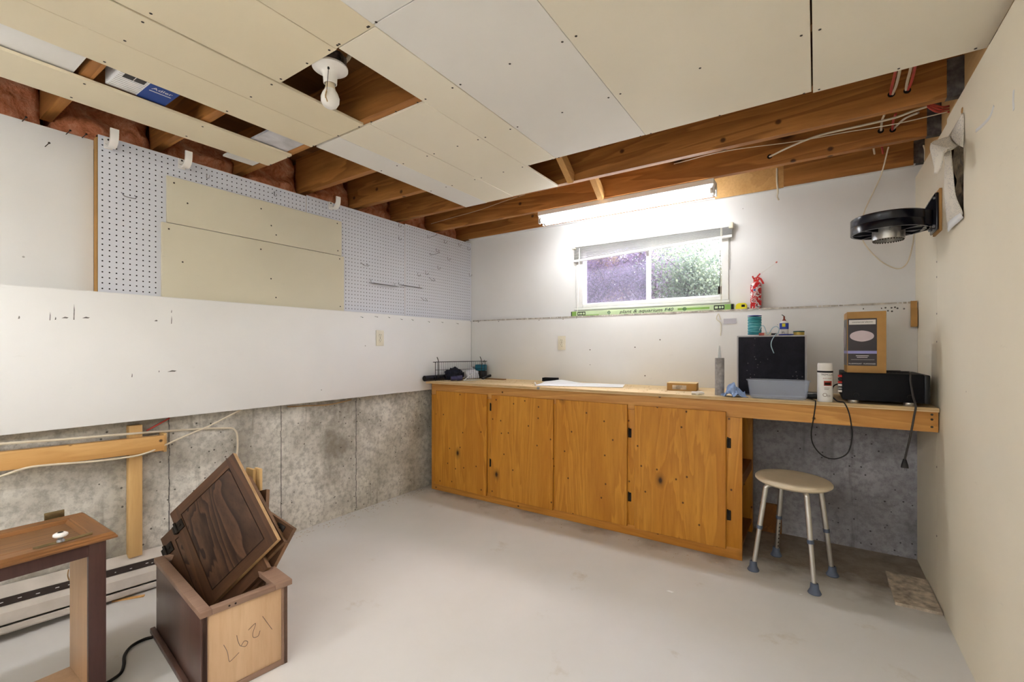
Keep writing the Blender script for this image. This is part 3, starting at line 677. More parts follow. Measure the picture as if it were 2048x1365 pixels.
# small wire hooks in the pegboard
def wire_hook(px, py, kind=0):
    p = onx(px, py, XPEG); bm = nb()
    if kind == 0: pts = [(0, 0, .022), (.004, 0, .022), (.005, 0, 0), (.028, 0, -.004), (.034, 0, .010)]
    elif kind == 1: pts = [(0, 0, .010), (.005, 0, .010), (.006, 0, -.004), (.100, 0, .004), (.105, 0, .014)]
    else: pts = [(0, -.025, 0), (.006, -.025, 0), (.03, -.02, -.02), (.03, .02, -.02), (.006, .025, 0), (0, .025, 0)]
    tube(bm, spline(pts, 4), .0019, 6)
    tag(obj('peg_hook', bm, 'chrome', loc=p), 'small bent wire hook pushed into the white pegboard', 'hook', 'wire hooks in the pegboard')
for px, py, k in ((797, 454, 0), (797, 480, 0), (888, 486, 0), (872, 503, 0), (895, 520, 0), (917, 492, 0), (935, 500, 0), (938, 552, 0), (875, 538, 0), (835, 552, 0), (851, 549, 0), (862, 557, 2), (846, 597, 2), (727, 527, 2), (413, 357, 0), (548, 392, 0), (256, 389, 2), (855, 475, 1), (860, 510, 1)): wire_hook(px, py, k)
def tool_rack(px0, px1, py, label):
    a = onx(px0, py, XPEG); b = onx(px1, py + 4, XPEG); L = b.y - a.y; bm = nb(); n = 9
    tube(bm, [(.006, 0, 0), (.006, L, 0)], .002, 6); tube(bm, [(.036, 0, -.004), (.036, L, -.004)], .002, 6)
    for i in range(n): 
        y = L * (i + .5) / n; tube(bm, spline([(.006, y - L / n * .4, 0), (.03, y - L / n * .2, -.003), (.040, y + L / n * .1, -.004), (.006, y + L / n * .4, 0)], 3), .0018, 6)
    for y in (0, L): tube(bm, [(0, y, .022), (.005, y, .022), (.006, y, 0), (.036, y, -.004)], .002, 6)
    tag(obj('wire_rack', bm, 'chrome', loc=a), label, 'rack', 'chrome wire racks on the pegboard')
tool_rack(741, 789, 566, 'chrome wire tool rack on the pegboard, further from the corner')
tool_rack(797, 838, 570, 'chrome wire tool rack on the pegboard, nearer the corner')

# ------------------------------------------------------------------ under the left drywall: studs, cables, heater
st = thing('stud_frame', 'short pine two-by-four post and rail left against the concrete', 'lumber')
a = Vector((XCON + .040, -3.35, .738)); b = Vector((XCON + .040, -2.352, .702)); d = (b - a); L = d.length; d.normalize(); xx = Vector((1, 0, 0)); zz = xx.cross(d)
part_box('rail', (0, 0, -.0375), (.036, L, .0375), 'joist_pale_y', st, .002, basis(xx, d, zz, a))
part_box('post', (XCON + .001, -2.482, .17), (XCON + .039, -2.430, .80), 'joist_pale', st, .002)
part_box('end_block', (XCON + .002, -2.352, .655), (XCON + .060, -2.338, .748), 'joist_pale', st, .002)
def cable(name, pts, r, mat, label, cat='cable', group=None, n=7, seg=8):
    bm = nb(); tube(bm, spline(pts, n), r, seg); return tag(obj(name, bm, mat), label, cat, group)
c8 = lambda x, y: (x / 2.505, 820 + y / 2.505)
cable('cable', [onx(*c8(*p), .035) for p in ((-260, 200), (0, 172), (330, 148), (600, 125))] + [onx(*c8(*p), -.038) for p in ((820, 108), (1000, 96), (1120, 92), (1165, 94), (1185, 115), (1190, 150), (1190, 190), (1186, 250), (1180, 420))], .0052, 'cable', 'white electrical cable running above the pine rail and bending down')
cable('cable', [onx(*c8(*p), .036) for p in ((-200, 400), (0, 335), (140, 290), (300, 272), (480, 258), (660, 235), (740, 215))] + [onx(*c8(*p), .012) for p in ((810, 185), (920, 135), (1040, 85), (1130, 40), (1215, -4))], .0042, 'cable', 'white electrical cable sagging below the pine rail')
cable('cable', [onx(*c8(*p), -.04) for p in ((735, 105), (790, 75), (850, 42))], .004, 'cable_red', 'short red cable above the pine post')
cable('cable', [onx(*c8(*p), -.035) for p in ((1440, -15), (1540, -20), (1650, -26), (1760, -50))], .004, 'raw_edge', 'thin tan cable along the lower edge of the left drywall')

ht = thing('baseboard_heater', 'cream electric baseboard heater with dark slots along the concrete wall', 'heater', (XCON + .004, -2.29, .001), rot=(-.062, 0, 0))
HL = 1.255
My = basis((1, 0, 0), (0, 0, .80), (0, 1, 0), (0, -HL, 0))
def hprism(name, poly, mat):
    bm = nb(); prism(bm, poly, 0, HL, My); obj(name, bm, mat, ht, ang=20)
hprism('back_and_top', [(0, .02), (.012, .02), (.012, .160), (.046, .160), (.046, .168), (.006, .212), (0, .212)], 'heater')
hprism('slot_strip', [(.042, .128), (.048, .128), (.052, .166), (.046, .166)], 'heater_dark')
for i in range(11):
    yy = -.62 + i * .05 + rnd.random() * .03; bm = nb(); l = .005 + rnd.random() * .008; zz_ = .112 + rnd.random() * .006; rbox(bm, (.0485, yy, zz_), (.0515, yy + l, zz_ + .003), .0010); obj('slot', bm, 'white', ht)
hprism('front_panel', [(.042, .126), (.052, .126), (.076, .104), (.080, .052), (.074, .045), (.068, .050), (.064, .10), (.042, .118)], 'heater')
hprism('bottom_lip', [(.0, .0), (.074, .0), (.080, .010), (.080, .034), (.074, .036), (.072, .014), (0, .014)], 'heater')
bm = nb(); box(bm, (.002, 0, 0), (.076, .004, .16)); obj('end_cap', bm, 'heater', ht)
bm = nb(); box(bm, (.014, -HL + .01, .03), (.040, -.01, .098)); obj('element', bm, 'dark', ht)

# ------------------------------------------------------------------ workbench: cabinet and worktop
BZ = .900
cb = thing('base_cabinet', 'long varnished pine base cabinet with four plank doors along the back wall', 'cabinet')
CF, DF = -.490, -.505
for x0, x1 in ((.040, .103), (.618, .674), (1.190, 1.224), (1.714, 1.768), (2.276, 2.363)): part_box('stile', (x0, CF, .064), (x1, CF + .019, .787), 'cab', cb, .001)
part_box('bottom_rail', (.040, CF - .0005, .001), (2.363, CF + .0185, .064), 'cab_x', cb, .001)
part_box('left_side', (.040, CF + .019, .001), (.058, .040, .787), 'cab_in', cb)
part_box('divider', (2.268, CF + .019, .001), (2.284, .040, .787), 'cab_in', cb)
part_box('back_stile', (2.300, -.02, .001), (2.363, .040, .787), 'cab', cb, .001)
for z in (.068, .445): part_box('shelf', (2.284, CF + .019, z), (2.360, -.02, z + .018), 'cab_in', cb)
part_box('shelf_cleat', (2.345, CF + .019, .40), (2.361, -.02, .445), 'cab_in', cb)
part_box('floor_panel', (.058, CF + .019, .05), (2.268, .04, .064), 'cab_in', cb)
def cab_door(x0, x1, z0, z1, hinges, lean=0):
    bm = nb(); rbox(bm, (x0, DF, z0), (x1, CF - .0008, z1), .0018, seg=1); o = center_origin(obj('door', bm, 'cab', cb)); o.rotation_euler = (0, lean, 0)
    for hx_, hz in hinges:
        bm = nb(); s = 1 if hx_ > (x0 + x1) / 2 else -1
        rbox(bm, (-.009, -.0022, -.028), (.012, .0005, .028), .002, seg=1); cyl(bm, (-.004, -.004, -.026), (-.004, -.004, .026), .0042, seg=10); lathe(bm, [(0, .034), (.0035, .032), (.003, .027), (.0045, .026)], (-.004, -.004, 0), 8)
        h = obj('hinge', bm, 'bronze', o); h.location = Vector((hx_, CF - .0012, hz)) - o.location
    return o
cab_door(.098, .619, .048, .820, (), .006)
cab_door(.664, 1.192, .052, .818, ((.652, .722), (.652, .300)), .006)
cab_door(1.213, 1.717, .057, .818, ((1.729, .640), (1.729, .240)), .003)
cab_door(1.764, 2.283, .053, .816, ((2.295, .642), (2.295, .240)))

wt = thing('worktop', 'long plywood worktop with a pine apron spanning the back wall', 'worktop')
bm = nb(); prism(bm, [(.0318, -.548), (3.160, -.508), (3.160, .0445), (.0318, .0445)], BZ - .0185, BZ); center_origin(obj('plywood_top', bm, 'ply', wt))
bm = nb(); prism(bm, [(.0322, -.5485), (3.1602, -.5085), (3.1602, -.5075), (.0322, -.5475)], BZ - .0125, BZ - .0085); prism(bm, [(.0322, -.5485), (3.1602, -.5085), (3.1602, -.5075), (.0322, -.5475)], BZ - .0055, BZ - .003); obj('ply_layers', bm, 'raw_edge', wt)
part_box('apron', (.040, CF, .7885), (3.160, CF + .038, BZ - .019), 'apron', wt, .002)
part_box('wall_cleat', (2.37, .005, .80), (3.155, .043, BZ - .019), 'apron', wt)
for x in (2.75,): part_box('cross_brace', (x, CF + .039, .80), (x + .036, .004, BZ - .019), 'apron', wt)
for z in (.812, .846, .868):
    bm = nb(); lathe(bm, [(0, .001), (.0045, .0008), (.0055, 0)], seg=8, M=face_y((3.138, CF, z))); obj('screw', bm, 'screw', wt)
part_box('loose_plank', (2.40, .045, .30), (2.52, .0655, .48), 'cab_in', None).name = 'plank_offcut'
tag(bpy.data.objects['plank_offcut'], 'brown plank offcut leaning on the concrete beside the cabinet end', 'plank')
bpy.data.objects['plank_offcut'].location.z = .09

# ------------------------------------------------------------------ stool
sto = thing('shower_stool', 'round beige shower stool with four aluminium legs beside the bench', 'stool', (2.600, -.487, 0))
SZ = .492; SR = .174
Mt = Matrix.Translation((0, .004, SZ)) @ Euler((.012, .03, 0)).to_matrix().to_4x4()
bm = nb(); lathe(bm, [(0, -.026), (SR - .03, -.026), (SR - .012, -.024), (SR, -.014), (SR, -.006), (SR - .006, .0), (SR - .02, .003), (SR - .05, .001), (0, .0)], seg=48, M=Mt); obj('seat', bm, 'beige', sto)
bm = nb(); lathe(bm, [(0, -.036), (.075, -.036), (.08, -.0265), (0, -.0265)], seg=24, M=Mt); obj('seat_bracket', bm, 'white_pl', sto)
for fx, fy in ((-.175, -.082), (-.087, .181), (.094, -.176), (.170, .079)):
    f = Vector((fx, fy, 0)); u = f.normalized(); tp = u * .135 + Vector((0, 0, SZ - .062))
    bm = nb(); up_ = tp.lerp(f, .46); tube(bm, spline([u * .05 + Vector((0, 0, SZ - .032)), u * .10 + Vector((0, 0, SZ - .034)), u * .128 + Vector((0, 0, SZ - .048)), tp + Vector((0, 0, -.012)) , up_], 6), .0127, 14)
    lo = f * .985 + Vector((0, 0, .03)); cyl(bm, up_, lo, .0112, seg=14)
    lg = obj('leg', bm, 'alu', sto)
    d = (lo - up_).normalized()
    bm = nb(); cyl(bm, up_ - d * .008, up_ + d * .010, .0145, seg=16); obj('collar', bm, 'rubber', lg)
    bm = nb(); lathe(bm, [(0, .0), (.027, .0), (.029, .004), (.026, .010), (.019, .024), (.0165, .048), (.012, .050)], f, 22); obj('rubber_foot', bm, 'rubber', lg)
    if fx != -.087: continue
    bm = nb(); side = Vector((.6, -.8, 0)); side = (side - d * side.dot(d)).normalized()
    for k in range(8):
        c = up_ + d * (.035 + k * .0225)
        cyl(bm, c + side * .0108, c + side * .0116, .0034, seg=8)
    obj('adjustment_holes', bm, 'dark', lg)

# board scrap on the floor by the right wall
bm = nb(); P = [onz(1770, 1147, .0), onz(1856, 1166, .0), onz(1888, 1233, .0), onz(1792, 1211, .0)]
edge = []
for i in range(4):
    a, b = P[i], P[(i + 1) % 4]
    for k in range(7):
        q = a.lerp(b, k / 7); edge.append((min(XR - .004, q.x + rnd.uniform(-.003, .003)), q.y + rnd.uniform(-.003, .003)))
prism(bm, edge, .0005, .014); tag(center_origin(obj('fibreboard_scrap', bm, 'pulp')), 'rough grey fibreboard scrap lying on the floor by the right wall', 'board')

# ------------------------------------------------------------------ things on the worktop
bk = thing('wire_basket', 'black wire grid basket standing in the corner of the worktop', 'basket', (.097, -.505, BZ), rz=math.atan2(.445, .172))
BW, BH, BD = .477, .156, .075
bm = nb()
cr = spline([(0, 0, .002), (0, 0, BH - .012), (.004, 0, BH - .003), (.014, 0, BH), (BW - .014, 0, BH), (BW - .004, 0, BH - .003), (BW, 0, BH - .012), (BW, 0, .002)], 3); tube(bm, cr, .0028, 6); obj('rim', bm, 'bronze', bk)
for i in range(24):
    x = BW * (i + 1) / 25; bm = nb(); cyl(bm, (x, 0, .002), (x, 0, BH), .0013, seg=6); obj('wire', bm, 'bronze', bk)
for z in (.006, .09): 
    bm = nb(); cyl(bm, (0, 0, z), (BW, 0, z), .0018, seg=6); obj('cross_wire', bm, 'bronze', bk)
for x in (.028, BW - .035):
    bm = nb(); tube(bm, spline([(x, .02, .02), (x, .004, .05), (x, .003, BH), (x - .003, .004, BH + .02), (x - .008, .012, BH + .04)], 4), .0034, 6); obj('hanging_hook', bm, 'screw', bk)

def blob(name, c, dim, mat, seed, amp=.25, fr_=3.0, seg=20, flat=True, freq=1.0):
    bm = nb(); bmesh.ops.create_icosphere(bm, subdivisions=4, radius=1.0)
    for v in bm.verts:
        n = v.co.normalized(); k = 1 + amp * noise.fractal(n * fr_ + Vector((seed, 0, 0)), 1.0, 2.0, 4) + amp * .5 * abs(noise.noise(n * fr_ * 2.2 + Vector((0, seed, 0))))
        v.co = Vector((n.x * dim[0] * k, n.y * dim[1] * k, n.z * dim[2] * k))
        if flat and v.co.z < -dim[2] * .55: v.co.z = -dim[2] * .55
    zmin = min(v.co.z for v in bm.verts)
    for v in bm.verts: v.co.z -= zmin
    return obj(name, bm, mat, loc=c, ang=60)
hp = thing('vacuum_hose', 'black vacuum hose end poking out over the worktop corner', 'hose', (0, 0, 0))
h0 = onx(849, 756, .068); h1 = Vector((.070, -.34, BZ + .0245))
bm = nb(); d = (h1 - h0).normalized(); u, w = frame_of(d); h0.z = BZ + .0245
prof = [(.0, .0235), (.16, .0235), (.17, .0265)]
tube(bm, [h0, h0.lerp(h1, .5), h1], .0235, 20); obj('pipe', bm, 'gloss_black', hp)
bm = nb(); tube(bm, [h0 - d * .001, h0 + d * .02], .0195, 20); obj('opening', bm, 'dark', hp)
tag(blob('navy_cloth', (.098, -.275, BZ), (.042, .105, .060), 'navy', 3, .35, 2.4), 'crumpled navy cloth heaped behind the wire basket front', 'cloth')
tag(blob('white_cloth', (.150, -.090, BZ), (.046, .080, .058), 'whitecloth', 9, .28, 2.0), 'crumpled white cloth heaped in the worktop corner', 'cloth')
vn = thing('vacuum_nozzle', 'dull purple vacuum nozzle lying in front of the navy cloth', 'nozzle', (.235, -.400, BZ + .022), rot=(0, -.05, .95))
bm = nb(); lathe(bm, [(0, 0), (.017, 0), (.018, .05), (.0215, .052), (.0215, .095), (.017, .096), (0, .094)], seg=18, M=basis((0, 1, 0), (0, 0, 1), (1, 0, 0), (-.05, 0, 0))); obj('tube', bm, 'lilac', vn)
bm = nb()
for k in range(4): box(bm, (-.045 + k * .0005, -.003 + .006 * math.cos(k * 1.6), .0175), (-.005, .003 + .006 * math.cos(k * 1.6), .0185))
obj('top_ridge', bm, 'lilac', vn)  # thin raised ribs in the nozzle's own colour
cg = thing('caulking_gun', 'silver caulking gun with a black handle lying on the worktop corner', 'tool', (.275, -.365, BZ + .0005), rz=math.atan2(.20, .06))
bm = nb(); rbox(bm, (0, -.012, 0), (.22, .012, .006), .002); obj('frame', bm, 'alu', cg)
bm = nb(); tube(bm, [(.005, 0, .004), (.085, .012, .045), (.11, .014, .050)], .0032, 8); obj('rod', bm, 'alu', cg)
bm = nb(); tube(bm, spline([(.19, -.005, .010), (.225, -.006, .022), (.28, -.004, .034)], 4), .011, 10); obj('handle', bm, 'black', cg)
tl = thing('teal_drill_battery', 'teal plastic tool body resting on the white cloth in the corner', 'tool', (.196, -.022, BZ + .068), rz=.35)
bm = nb(); rbox(bm, (-.048, -.03, 0), (.048, .03, .056), .007); obj('body', bm, 'teal', tl)
bm = nb(); cyl(bm, (-.048, 0, .028), (-.078, 0, .024), .020, .012, seg=16); obj('chuck', bm, 'steel', tl)
bm = nb(); rbox(bm, (-.02, -.026, -.066), (.05, .026, -.001), .006); obj('grip', bm, 'black', tl)
bm = nb(); tube(bm, spline([(.01, 0, .05), (.02, 0, .075), (.035, 0, .098)], 4), .0022, 6); obj('lever', bm, 'bronze', tl)
part = tag(part_box('wood_scrap', (.30, -.10, BZ + .0003), (.50, -.065, BZ + .007), 'cab_in', None), 'dark thin wood strip lying behind the basket on the worktop', 'wood')

bkk = thing('dark_block', 'dark grey sanding block standing at the back of the worktop', 'block', (.90, -.01, BZ + .0003), rz=.12)
bm = nb(); rbox(bm, (-.062, -.03, 0), (.062, .03, .030), .003); obj('body', bm, 'amp', bkk)
bm = nb(); rbox(bm, (-.062, -.031, .005), (.062, -.0302, .011), .0003); obj('stripe', bm, 'black', bkk)
# curled white sheet of paper
bm = nb(); N = 28; K = 8; A_ = Vector((1.02, -.47, BZ)); B_ = Vector((1.60, -.26, BZ)); D_ = Vector((-.10, .34, 0)); g = []
for i in range(N + 1):
    row = []
    for k in range(K + 1):
        u = i / N; v = k / K; q = A_.lerp(B_, u) + D_ * (v * (1 - .25 * u)); lift = .002 + .018 * math.exp(-((u - .22) / .14) ** 2) * v + .012 * max(0, v - .6) * (1 - u) + .004 * abs(noise.noise(Vector((u * 4, v * 3, 1))))
        row.append(bm.verts.new((q.x, q.y, BZ + lift)))
    g.append(row)
for i in range(N):
    for k in range(K): bm.faces.new((g[i][k], g[i + 1][k], g[i + 1][k + 1], g[i][k + 1]))
po = obj('paper_sheet', bm, 'paper'); so = po.modifiers.new('thick', 'SOLIDIFY'); so.thickness = .0008; so.offset = 1
tag(po, 'long curled white paper sheet lying on the worktop', 'paper')
tg = thing('clear_tag', 'small clear plastic strip hanging over the worktop edge by the paper', 'strip', (1.085, -.5365, BZ))
bm = nb(); rbox(bm, (-.002, -.001, -.016), (.020, .0, .0008), .0004); rbox(bm, (-.002, -.001, 0), (.020, .03, .0008), .0004); obj('strip', bm, 'clear_noz', tg)
bm = nb(); cyl(bm, (.0, -.012, .004), (-.05, .06, .012), .004, seg=8); tag(obj('paper_roll', bm, 'paper', loc=(1.00, -.40, BZ + .002)), 'thin rolled paper stick beside the white sheet', 'paper')
# small carton
kc = thing('small_carton', 'small flat brown carton with a pale lid on the worktop', 'box', (1.985, -.215, BZ + .0003), rz=.10)
bm = nb(); rbox(bm, (-.088, -.062, 0), (.088, .062, .046), .002); obj('carton', bm, 'kraft', kc)
bm = nb(); rbox(bm, (-.089, -.063, .0455), (.089, .063, .050), .002); obj('lid', bm, 'ply', kc)
bm = nb(); rbox(bm, (-.055, -.0632, .008), (.03, -.0625, .035), .0003); obj('label', bm, 'pulp', kc)
ft = thing('pipe_fitting', 'small white plastic T fitting near the worktop edge', 'fitting', (2.125, -.47, BZ + .0095), rz=.2)
bm = nb(); cyl(bm, (-.03, 0, 0), (.03, 0, 0), .009, seg=14); cyl(bm, (0, 0, 0), (0, -.032, 0), .009, seg=14); cyl(bm, (.022, 0, 0), (.038, 0, 0), .0065, seg=14); obj('body', bm, 'white_pl', ft)
# caulking cartridge
ck = thing('caulking_cartridge', 'grey ribbed caulking cartridge with a clear nozzle standing on the worktop', 'cartridge', (2.238, -.425, BZ + .0003))
bm = nb(); pr = [(0, 0), (.0245, 0)]
for i in range(26): z = .004 + i * .0080; pr += [(.0250, z), (.0250, z + .0058), (.0238, z + .0065), (.0238, z + .0075)]
pr += [(.0245, .214), (.0, .215)]; lathe(bm, pr, seg=24); obj('ribbed_tube', bm, 'cart', ck)
bm = nb(); lathe(bm, [(.010, .215), (.009, .222), (.0035, .285), (.002, .286), (0, .286)], seg=14); obj('nozzle', bm, 'clear_noz', ck)
# blue shop towel: folded sheet
bm = nb(); N = 34; g = []
for i in range(N + 1):
    row = []
    for k in range(N + 1):
        u = i / N * 2 - 1; v = k / N * 2 - 1; r = math.hypot(u, v)
        h = .062 * max(0, 1 - .95 * r ** 1.3) + .030 * noise.noise(Vector((u * 1.6 + 4, v * 1.6, 1.5))) + .016 * abs(noise.noise(Vector((u * 3.0, v * 3.0, 7)))) 
        x = .055 * u + .016 * noise.noise(Vector((u * 2, v * 2, 9))); y = .050 * v + .018 * noise.noise(Vector((u * 2, v * 2, 5)))
        row.append(bm.verts.new((x, y, max(.002, h + .004))))
    g.append(row)
for i in range(N):
    for k in range(N): bm.faces.new((g[i][k], g[i + 1][k], g[i + 1][k + 1], g[i][k + 1]))
o = obj('shop_towel', bm, 'towel', loc=(2.322, -.466, BZ), rot=(0, 0, .5), ang=50); so = o.modifiers.new('thick', 'SOLIDIFY'); so.thickness = .0012
tag(o, 'crumpled blue paper shop towel beside the caulking cartridge', 'towel')
# speaker
SPZ = .342
sk = thing('speaker_cabinet', 'square black-fronted speaker cabinet with pale edges standing on the worktop', 'speaker', (2.318, -.345, BZ + .0004), rz=.055)
SW = .342; SDp = .24
bm = nb(); rbox(bm, (0, 0, 0), (SW, SDp, SPZ), .003); obj('cabinet', bm, 'spk', sk)
bm = nb(); rbox(bm, (.008, -.005, .008), (SW - .010, .0, SPZ - .008), .003); obj('grille', bm, 'grille', sk)
STOP = BZ + .0004 + SPZ
# clear tub
tb = thing('plastic_tub', 'clear plastic food tub standing in front of the speaker', 'tub', (2.530, -.462, BZ + .0004), rz=.04)
def sellipse(a, b, n, seg=48): return [(a * math.copysign(abs(math.cos(t)) ** (2 / n), math.cos(t)), b * math.copysign(abs(math.sin(t)) ** (2 / n), math.sin(t))) for t in (2 * PI * k / seg for k in range(seg))]
def loft(bm, secs, cap0=True, cap1=False):
    R = [[bm.verts.new((x, y, z)) for x, y in s] for s, z in secs]; n = len(R[0])
    for a, b in zip(R, R[1:]):
        for k in range(n): bm.faces.new((a[k], a[(k + 1) % n], b[(k + 1) % n], b[k]))
    if cap0: bm.faces.new(R[0][::-1])
    if cap1: bm.faces.new(R[-1])
bm = nb(); E_ = lambda a, b: sellipse(a, b, 3.2)
loft(bm, [(E_(.118, .048), 0), (E_(.128, .056), .004), (E_(.134, .060), .02), (E_(.143, .066), .094), (E_(.149, .071), .096), (E_(.149, .071), .101), (E_(.1405, .0635), .101), (E_(.131, .0565), .02), (E_(.124, .051), .006)], True, True); obj('tub_wall', bm, 'clear', tb)
# spray paint can
def face_cyl(c, ang, r, z): return basis((-math.sin(ang), math.cos(ang), 0), (0, 0, 1), (math.cos(ang), math.sin(ang), 0), (c[0] + r * math.cos(ang), c[1] + r * math.sin(ang), z))
def wrap(o, c, r):
    "bend a flat label mesh laid in the tangent plane around the can"
    return o
sp = thing('spray_can', 'white spray paint can with a white cap near the amplifier', 'spray can', (2.738, -.474, BZ + .0004))
bm = nb(); lathe(bm, [(0, 0), (.0315, 0), (.033, .003), (.033, .150), (.031, .154), (0, .154)], seg=32); obj('can', bm, 'white', sp)
bm = nb(); lathe(bm, [(.0325, .156), (.0325, .186), (.030, .194), (.0, .195)], seg=32); obj('cap', bm, 'white_pl', sp)
bm = nb(); lathe(bm, [(.0334, .147), (.0336, .1475), (.0336, .1555), (.0334, .156)], seg=32); obj('dark_band', bm, 'ink', sp)
def can_patch(name, parent, r, a0, a1, z0, z1, mat):
    bm = nb(); n = 10; A = [bm.verts.new((r * math.cos(a0 + (a1 - a0) * i / n), r * math.sin(a0 + (a1 - a0) * i / n), z0)) for i in range(n + 1)]; Bq = [bm.verts.new((r * math.cos(a0 + (a1 - a0) * i / n), r * math.sin(a0 + (a1 - a0) * i / n), z1)) for i in range(n + 1)]
    for i in range(n): bm.faces.new((A[i], A[i + 1], Bq[i + 1], Bq[i]))
    return obj(name, bm, mat, parent)
def can_text(parent, txt, size, mat, r, ang, z, vertical=False, sx=1.0):
    o = lettering('lettering', txt, size, mat, parent, Matrix.Identity(4), extrude=.0001, sx=sx)
    for v in o.data.vertices:
        x, y = (v.co.x, v.co.y) if not vertical else (-v.co.y, v.co.x)
        a = ang + x / r; v.co = Vector((r * math.cos(a), r * math.sin(a), z + y))
    return o
va = math.atan2(CAM.y + .47, CAM.x - 2.738)          # the side that looks at the camera
can_patch('picture', sp, .0333, va - .15, va + .95, .082, .106, 'ink_red'); can_patch('picture_dark', sp, .03335, va - .05, va + .75, .086, .098, 'bronze')
can_text(sp, 'TREMCLAD', .0125, 'ink', .0334, va + .35, .137, sx=.95); can_text(sp, 'RUST PAINT', .0075, 'ink_red', .0334, va + .35, .118)
can_patch('print_line', sp, .0333, va - .1, va + .6, .070, .072, 'ink_grey'); can_patch('print_line', sp, .0333, va - .1, va + .5, .063, .065, 'ink_grey')
bm = nb(); lathe(bm, [(.007, 0), (.009, .0002), (.009, .0004), (.007, .0004)], seg=20, M=face_cyl((0, 0), va - .02, .0332, .036)); obj('hazard_mark', bm, 'ink_grey', sp)
can_text(sp, '||||||', .012, 'ink_grey', .0334, va + .5, .032)
# amplifier
am = thing('amplifier', 'black steel stereo amplifier standing sideways at the right end of the worktop', 'amplifier', (2.808, -.492, BZ + .0004))
AX, AY, AH = .325, .40, .148
bm = nb(); rbox(bm, (0, 0, .016), (AX - .022, AY, AH), .003); obj('case', bm, 'amp', am)
bm = nb(); rbox(bm, (AX - .022, -.002, .014), (AX, AY + .002, AH - .002), .006); obj('front_panel', bm, 'black', am)
for fx in (.045, .255):
    for fy in (.03, AY - .04):
        bm = nb(); lathe(bm, [(0, 0), (.021, 0), (.022, .003), (.022, .0158), (0, .0158)], (fx, fy, 0), 24); obj('foot', bm, 'alu', am)
for fx in (.055, .255):
    bm = nb(); pts = [(fx + .011 * math.cos(a), -.001, .042 + .011 * math.sin(a)) for a in [PI * k / 10 for k in range(-1, 12)]]; tube(bm, pts, .0015, 6); obj('rubber_grommet', bm, 'cord', am)
for k in range(12):
    bm = nb(); rbox(bm, (.12 + k * .014, .10, AH - .0005), (.127 + k * .014, .30, AH + .0006), .0003); obj('vent_slot', bm, 'cord_grey', am)
for zz, m in ((.13, 'red'), (.115, 'black'), (.10, 'red'), (.085, 'white_pl'), (.07, 'steel'), (.055, 'white_pl')):
    for yy in (.03, .055):
        bm = nb(); cyl(bm, (.001, yy, zz), (-.016, yy, zz), .006, .005, seg=12); obj('terminal', bm, m, am)
AMPT = BZ + .0004 + AH
cable('power_cord', [(3.05, -.30, AMPT + .006), (3.00, -.33, AMPT + .007), (2.985, -.38, AMPT + .007), (3.06, -.455, AMPT + .008), (3.062, -.496, AMPT + .003), (3.062, -.503, AMPT - .03), (3.070, -.510, BZ + .05), (3.078, -.520, BZ + .006), (3.072, -.525, .86), (3.058, -.523, .76), (3.046, -.52, .69), (3.040, -.52, .655)], .0042, 'cord_grey', 'dark power cord draped over the amplifier and hanging below the worktop', 'cord')
pg = thing('plug', 'dark moulded plug at the end of the hanging power cord', 'plug', (3.040, -.52, .655))
bm = nb(); loft(bm, [(sellipse(.006, .006, 2, 16), .004), (sellipse(.008, .007, 2, 16), -.004), (sellipse(.013, .009, 3, 16), -.024), (sellipse(.014, .010, 4, 16), -.036)], True, True); obj('moulding', bm, 'cord', pg)
bm = nb()
for dx in (-.007, 0, .007): rbox(bm, (dx - .001, -.003, -.051), (dx + .001, .003, -.036), .0004)
obj('prongs', bm, 'steel', pg)
cable('speaker_wire', [(2.800, -.40, BZ + .09), (2.775, -.41, BZ + .075), (2.768, -.425, BZ + .03), (2.785, -.45, BZ + .006), (2.80, -.49, BZ + .005), (2.815, -.512, BZ + .002), (2.832, -.520, .86), (2.842, -.52, .80), (2.845, -.52, .735), (2.828, -.52, .66), (2.78, -.52, .625), (2.73, -.52, .632), (2.69, -.52, .68), (2.680, -.52, .74), (2.690, -.52, .82), (2.696, -.520, .87), (2.698, -.514, BZ + .003), (2.690, -.47, BZ + .005), (2.668, -.42, BZ + .006), (2.64, -.37, BZ + .005)], .0030, 'cord', 'thin black wire looping below the worktop between speaker and amplifier', 'cord')
# lamp carton on the amplifier
lc = thing('lamp_carton', 'brown cardboard ceiling lamp carton with a dark printed label on the amplifier', 'box', (2.828, -.470, AMPT + .0012), rz=.03)
LW, LD, LH = .152, .17, .300
bm = nb(); rbox(bm, (0, 0, 0), (LW, LD, LH), .002); obj('carton', bm, 'kraft', lc)
KX, KZ = .775, .87
def lp_(name, x0, x1, z0, z1, mat, d=.0006): 
    bm = nb(); box(bm, (x0 * KX, -d, z0 * KZ), (x1 * KX, .0, z1 * KZ)); return obj(name, bm, mat, lc)
lp_('label', .004, .150, .040, .306, 'lab_dark', .0005)
lp_('title_strip', .010, .144, .272, .298, 'ink_white', .0009); lp_('lilac_stripe', .002, .150, .108, .124, 'lab_lilac', .0009)
lens = [(KX * .075 + KX * .061 * math.copysign(abs(math.cos(t)) ** 1.25, math.cos(t)), KZ * .207 + KZ * .031 * math.copysign(abs(math.sin(t)) ** .9, math.sin(t))) for t in (2 * PI * k / 40 for k in range(40))]
bm = nb(); prism(bm, lens, 0, .0009, basis((1, 0, 0), (0, 0, 1), (0, -1, 0), (0, 0, 0))); obj('lamp_picture', bm, 'lab_pink', lc)
lettering('lettering', 'commercial electric', .0104, 'ink', lc, face_y((0.0597, -0.0011, 0.2488)), .2, sx=.98)
lp_('print_line', .045, .110, .0945, .0975, 'ink_white', .0008); lp_('print_line', .050, .104, .0855, .0885, 'ink_white', .0008)
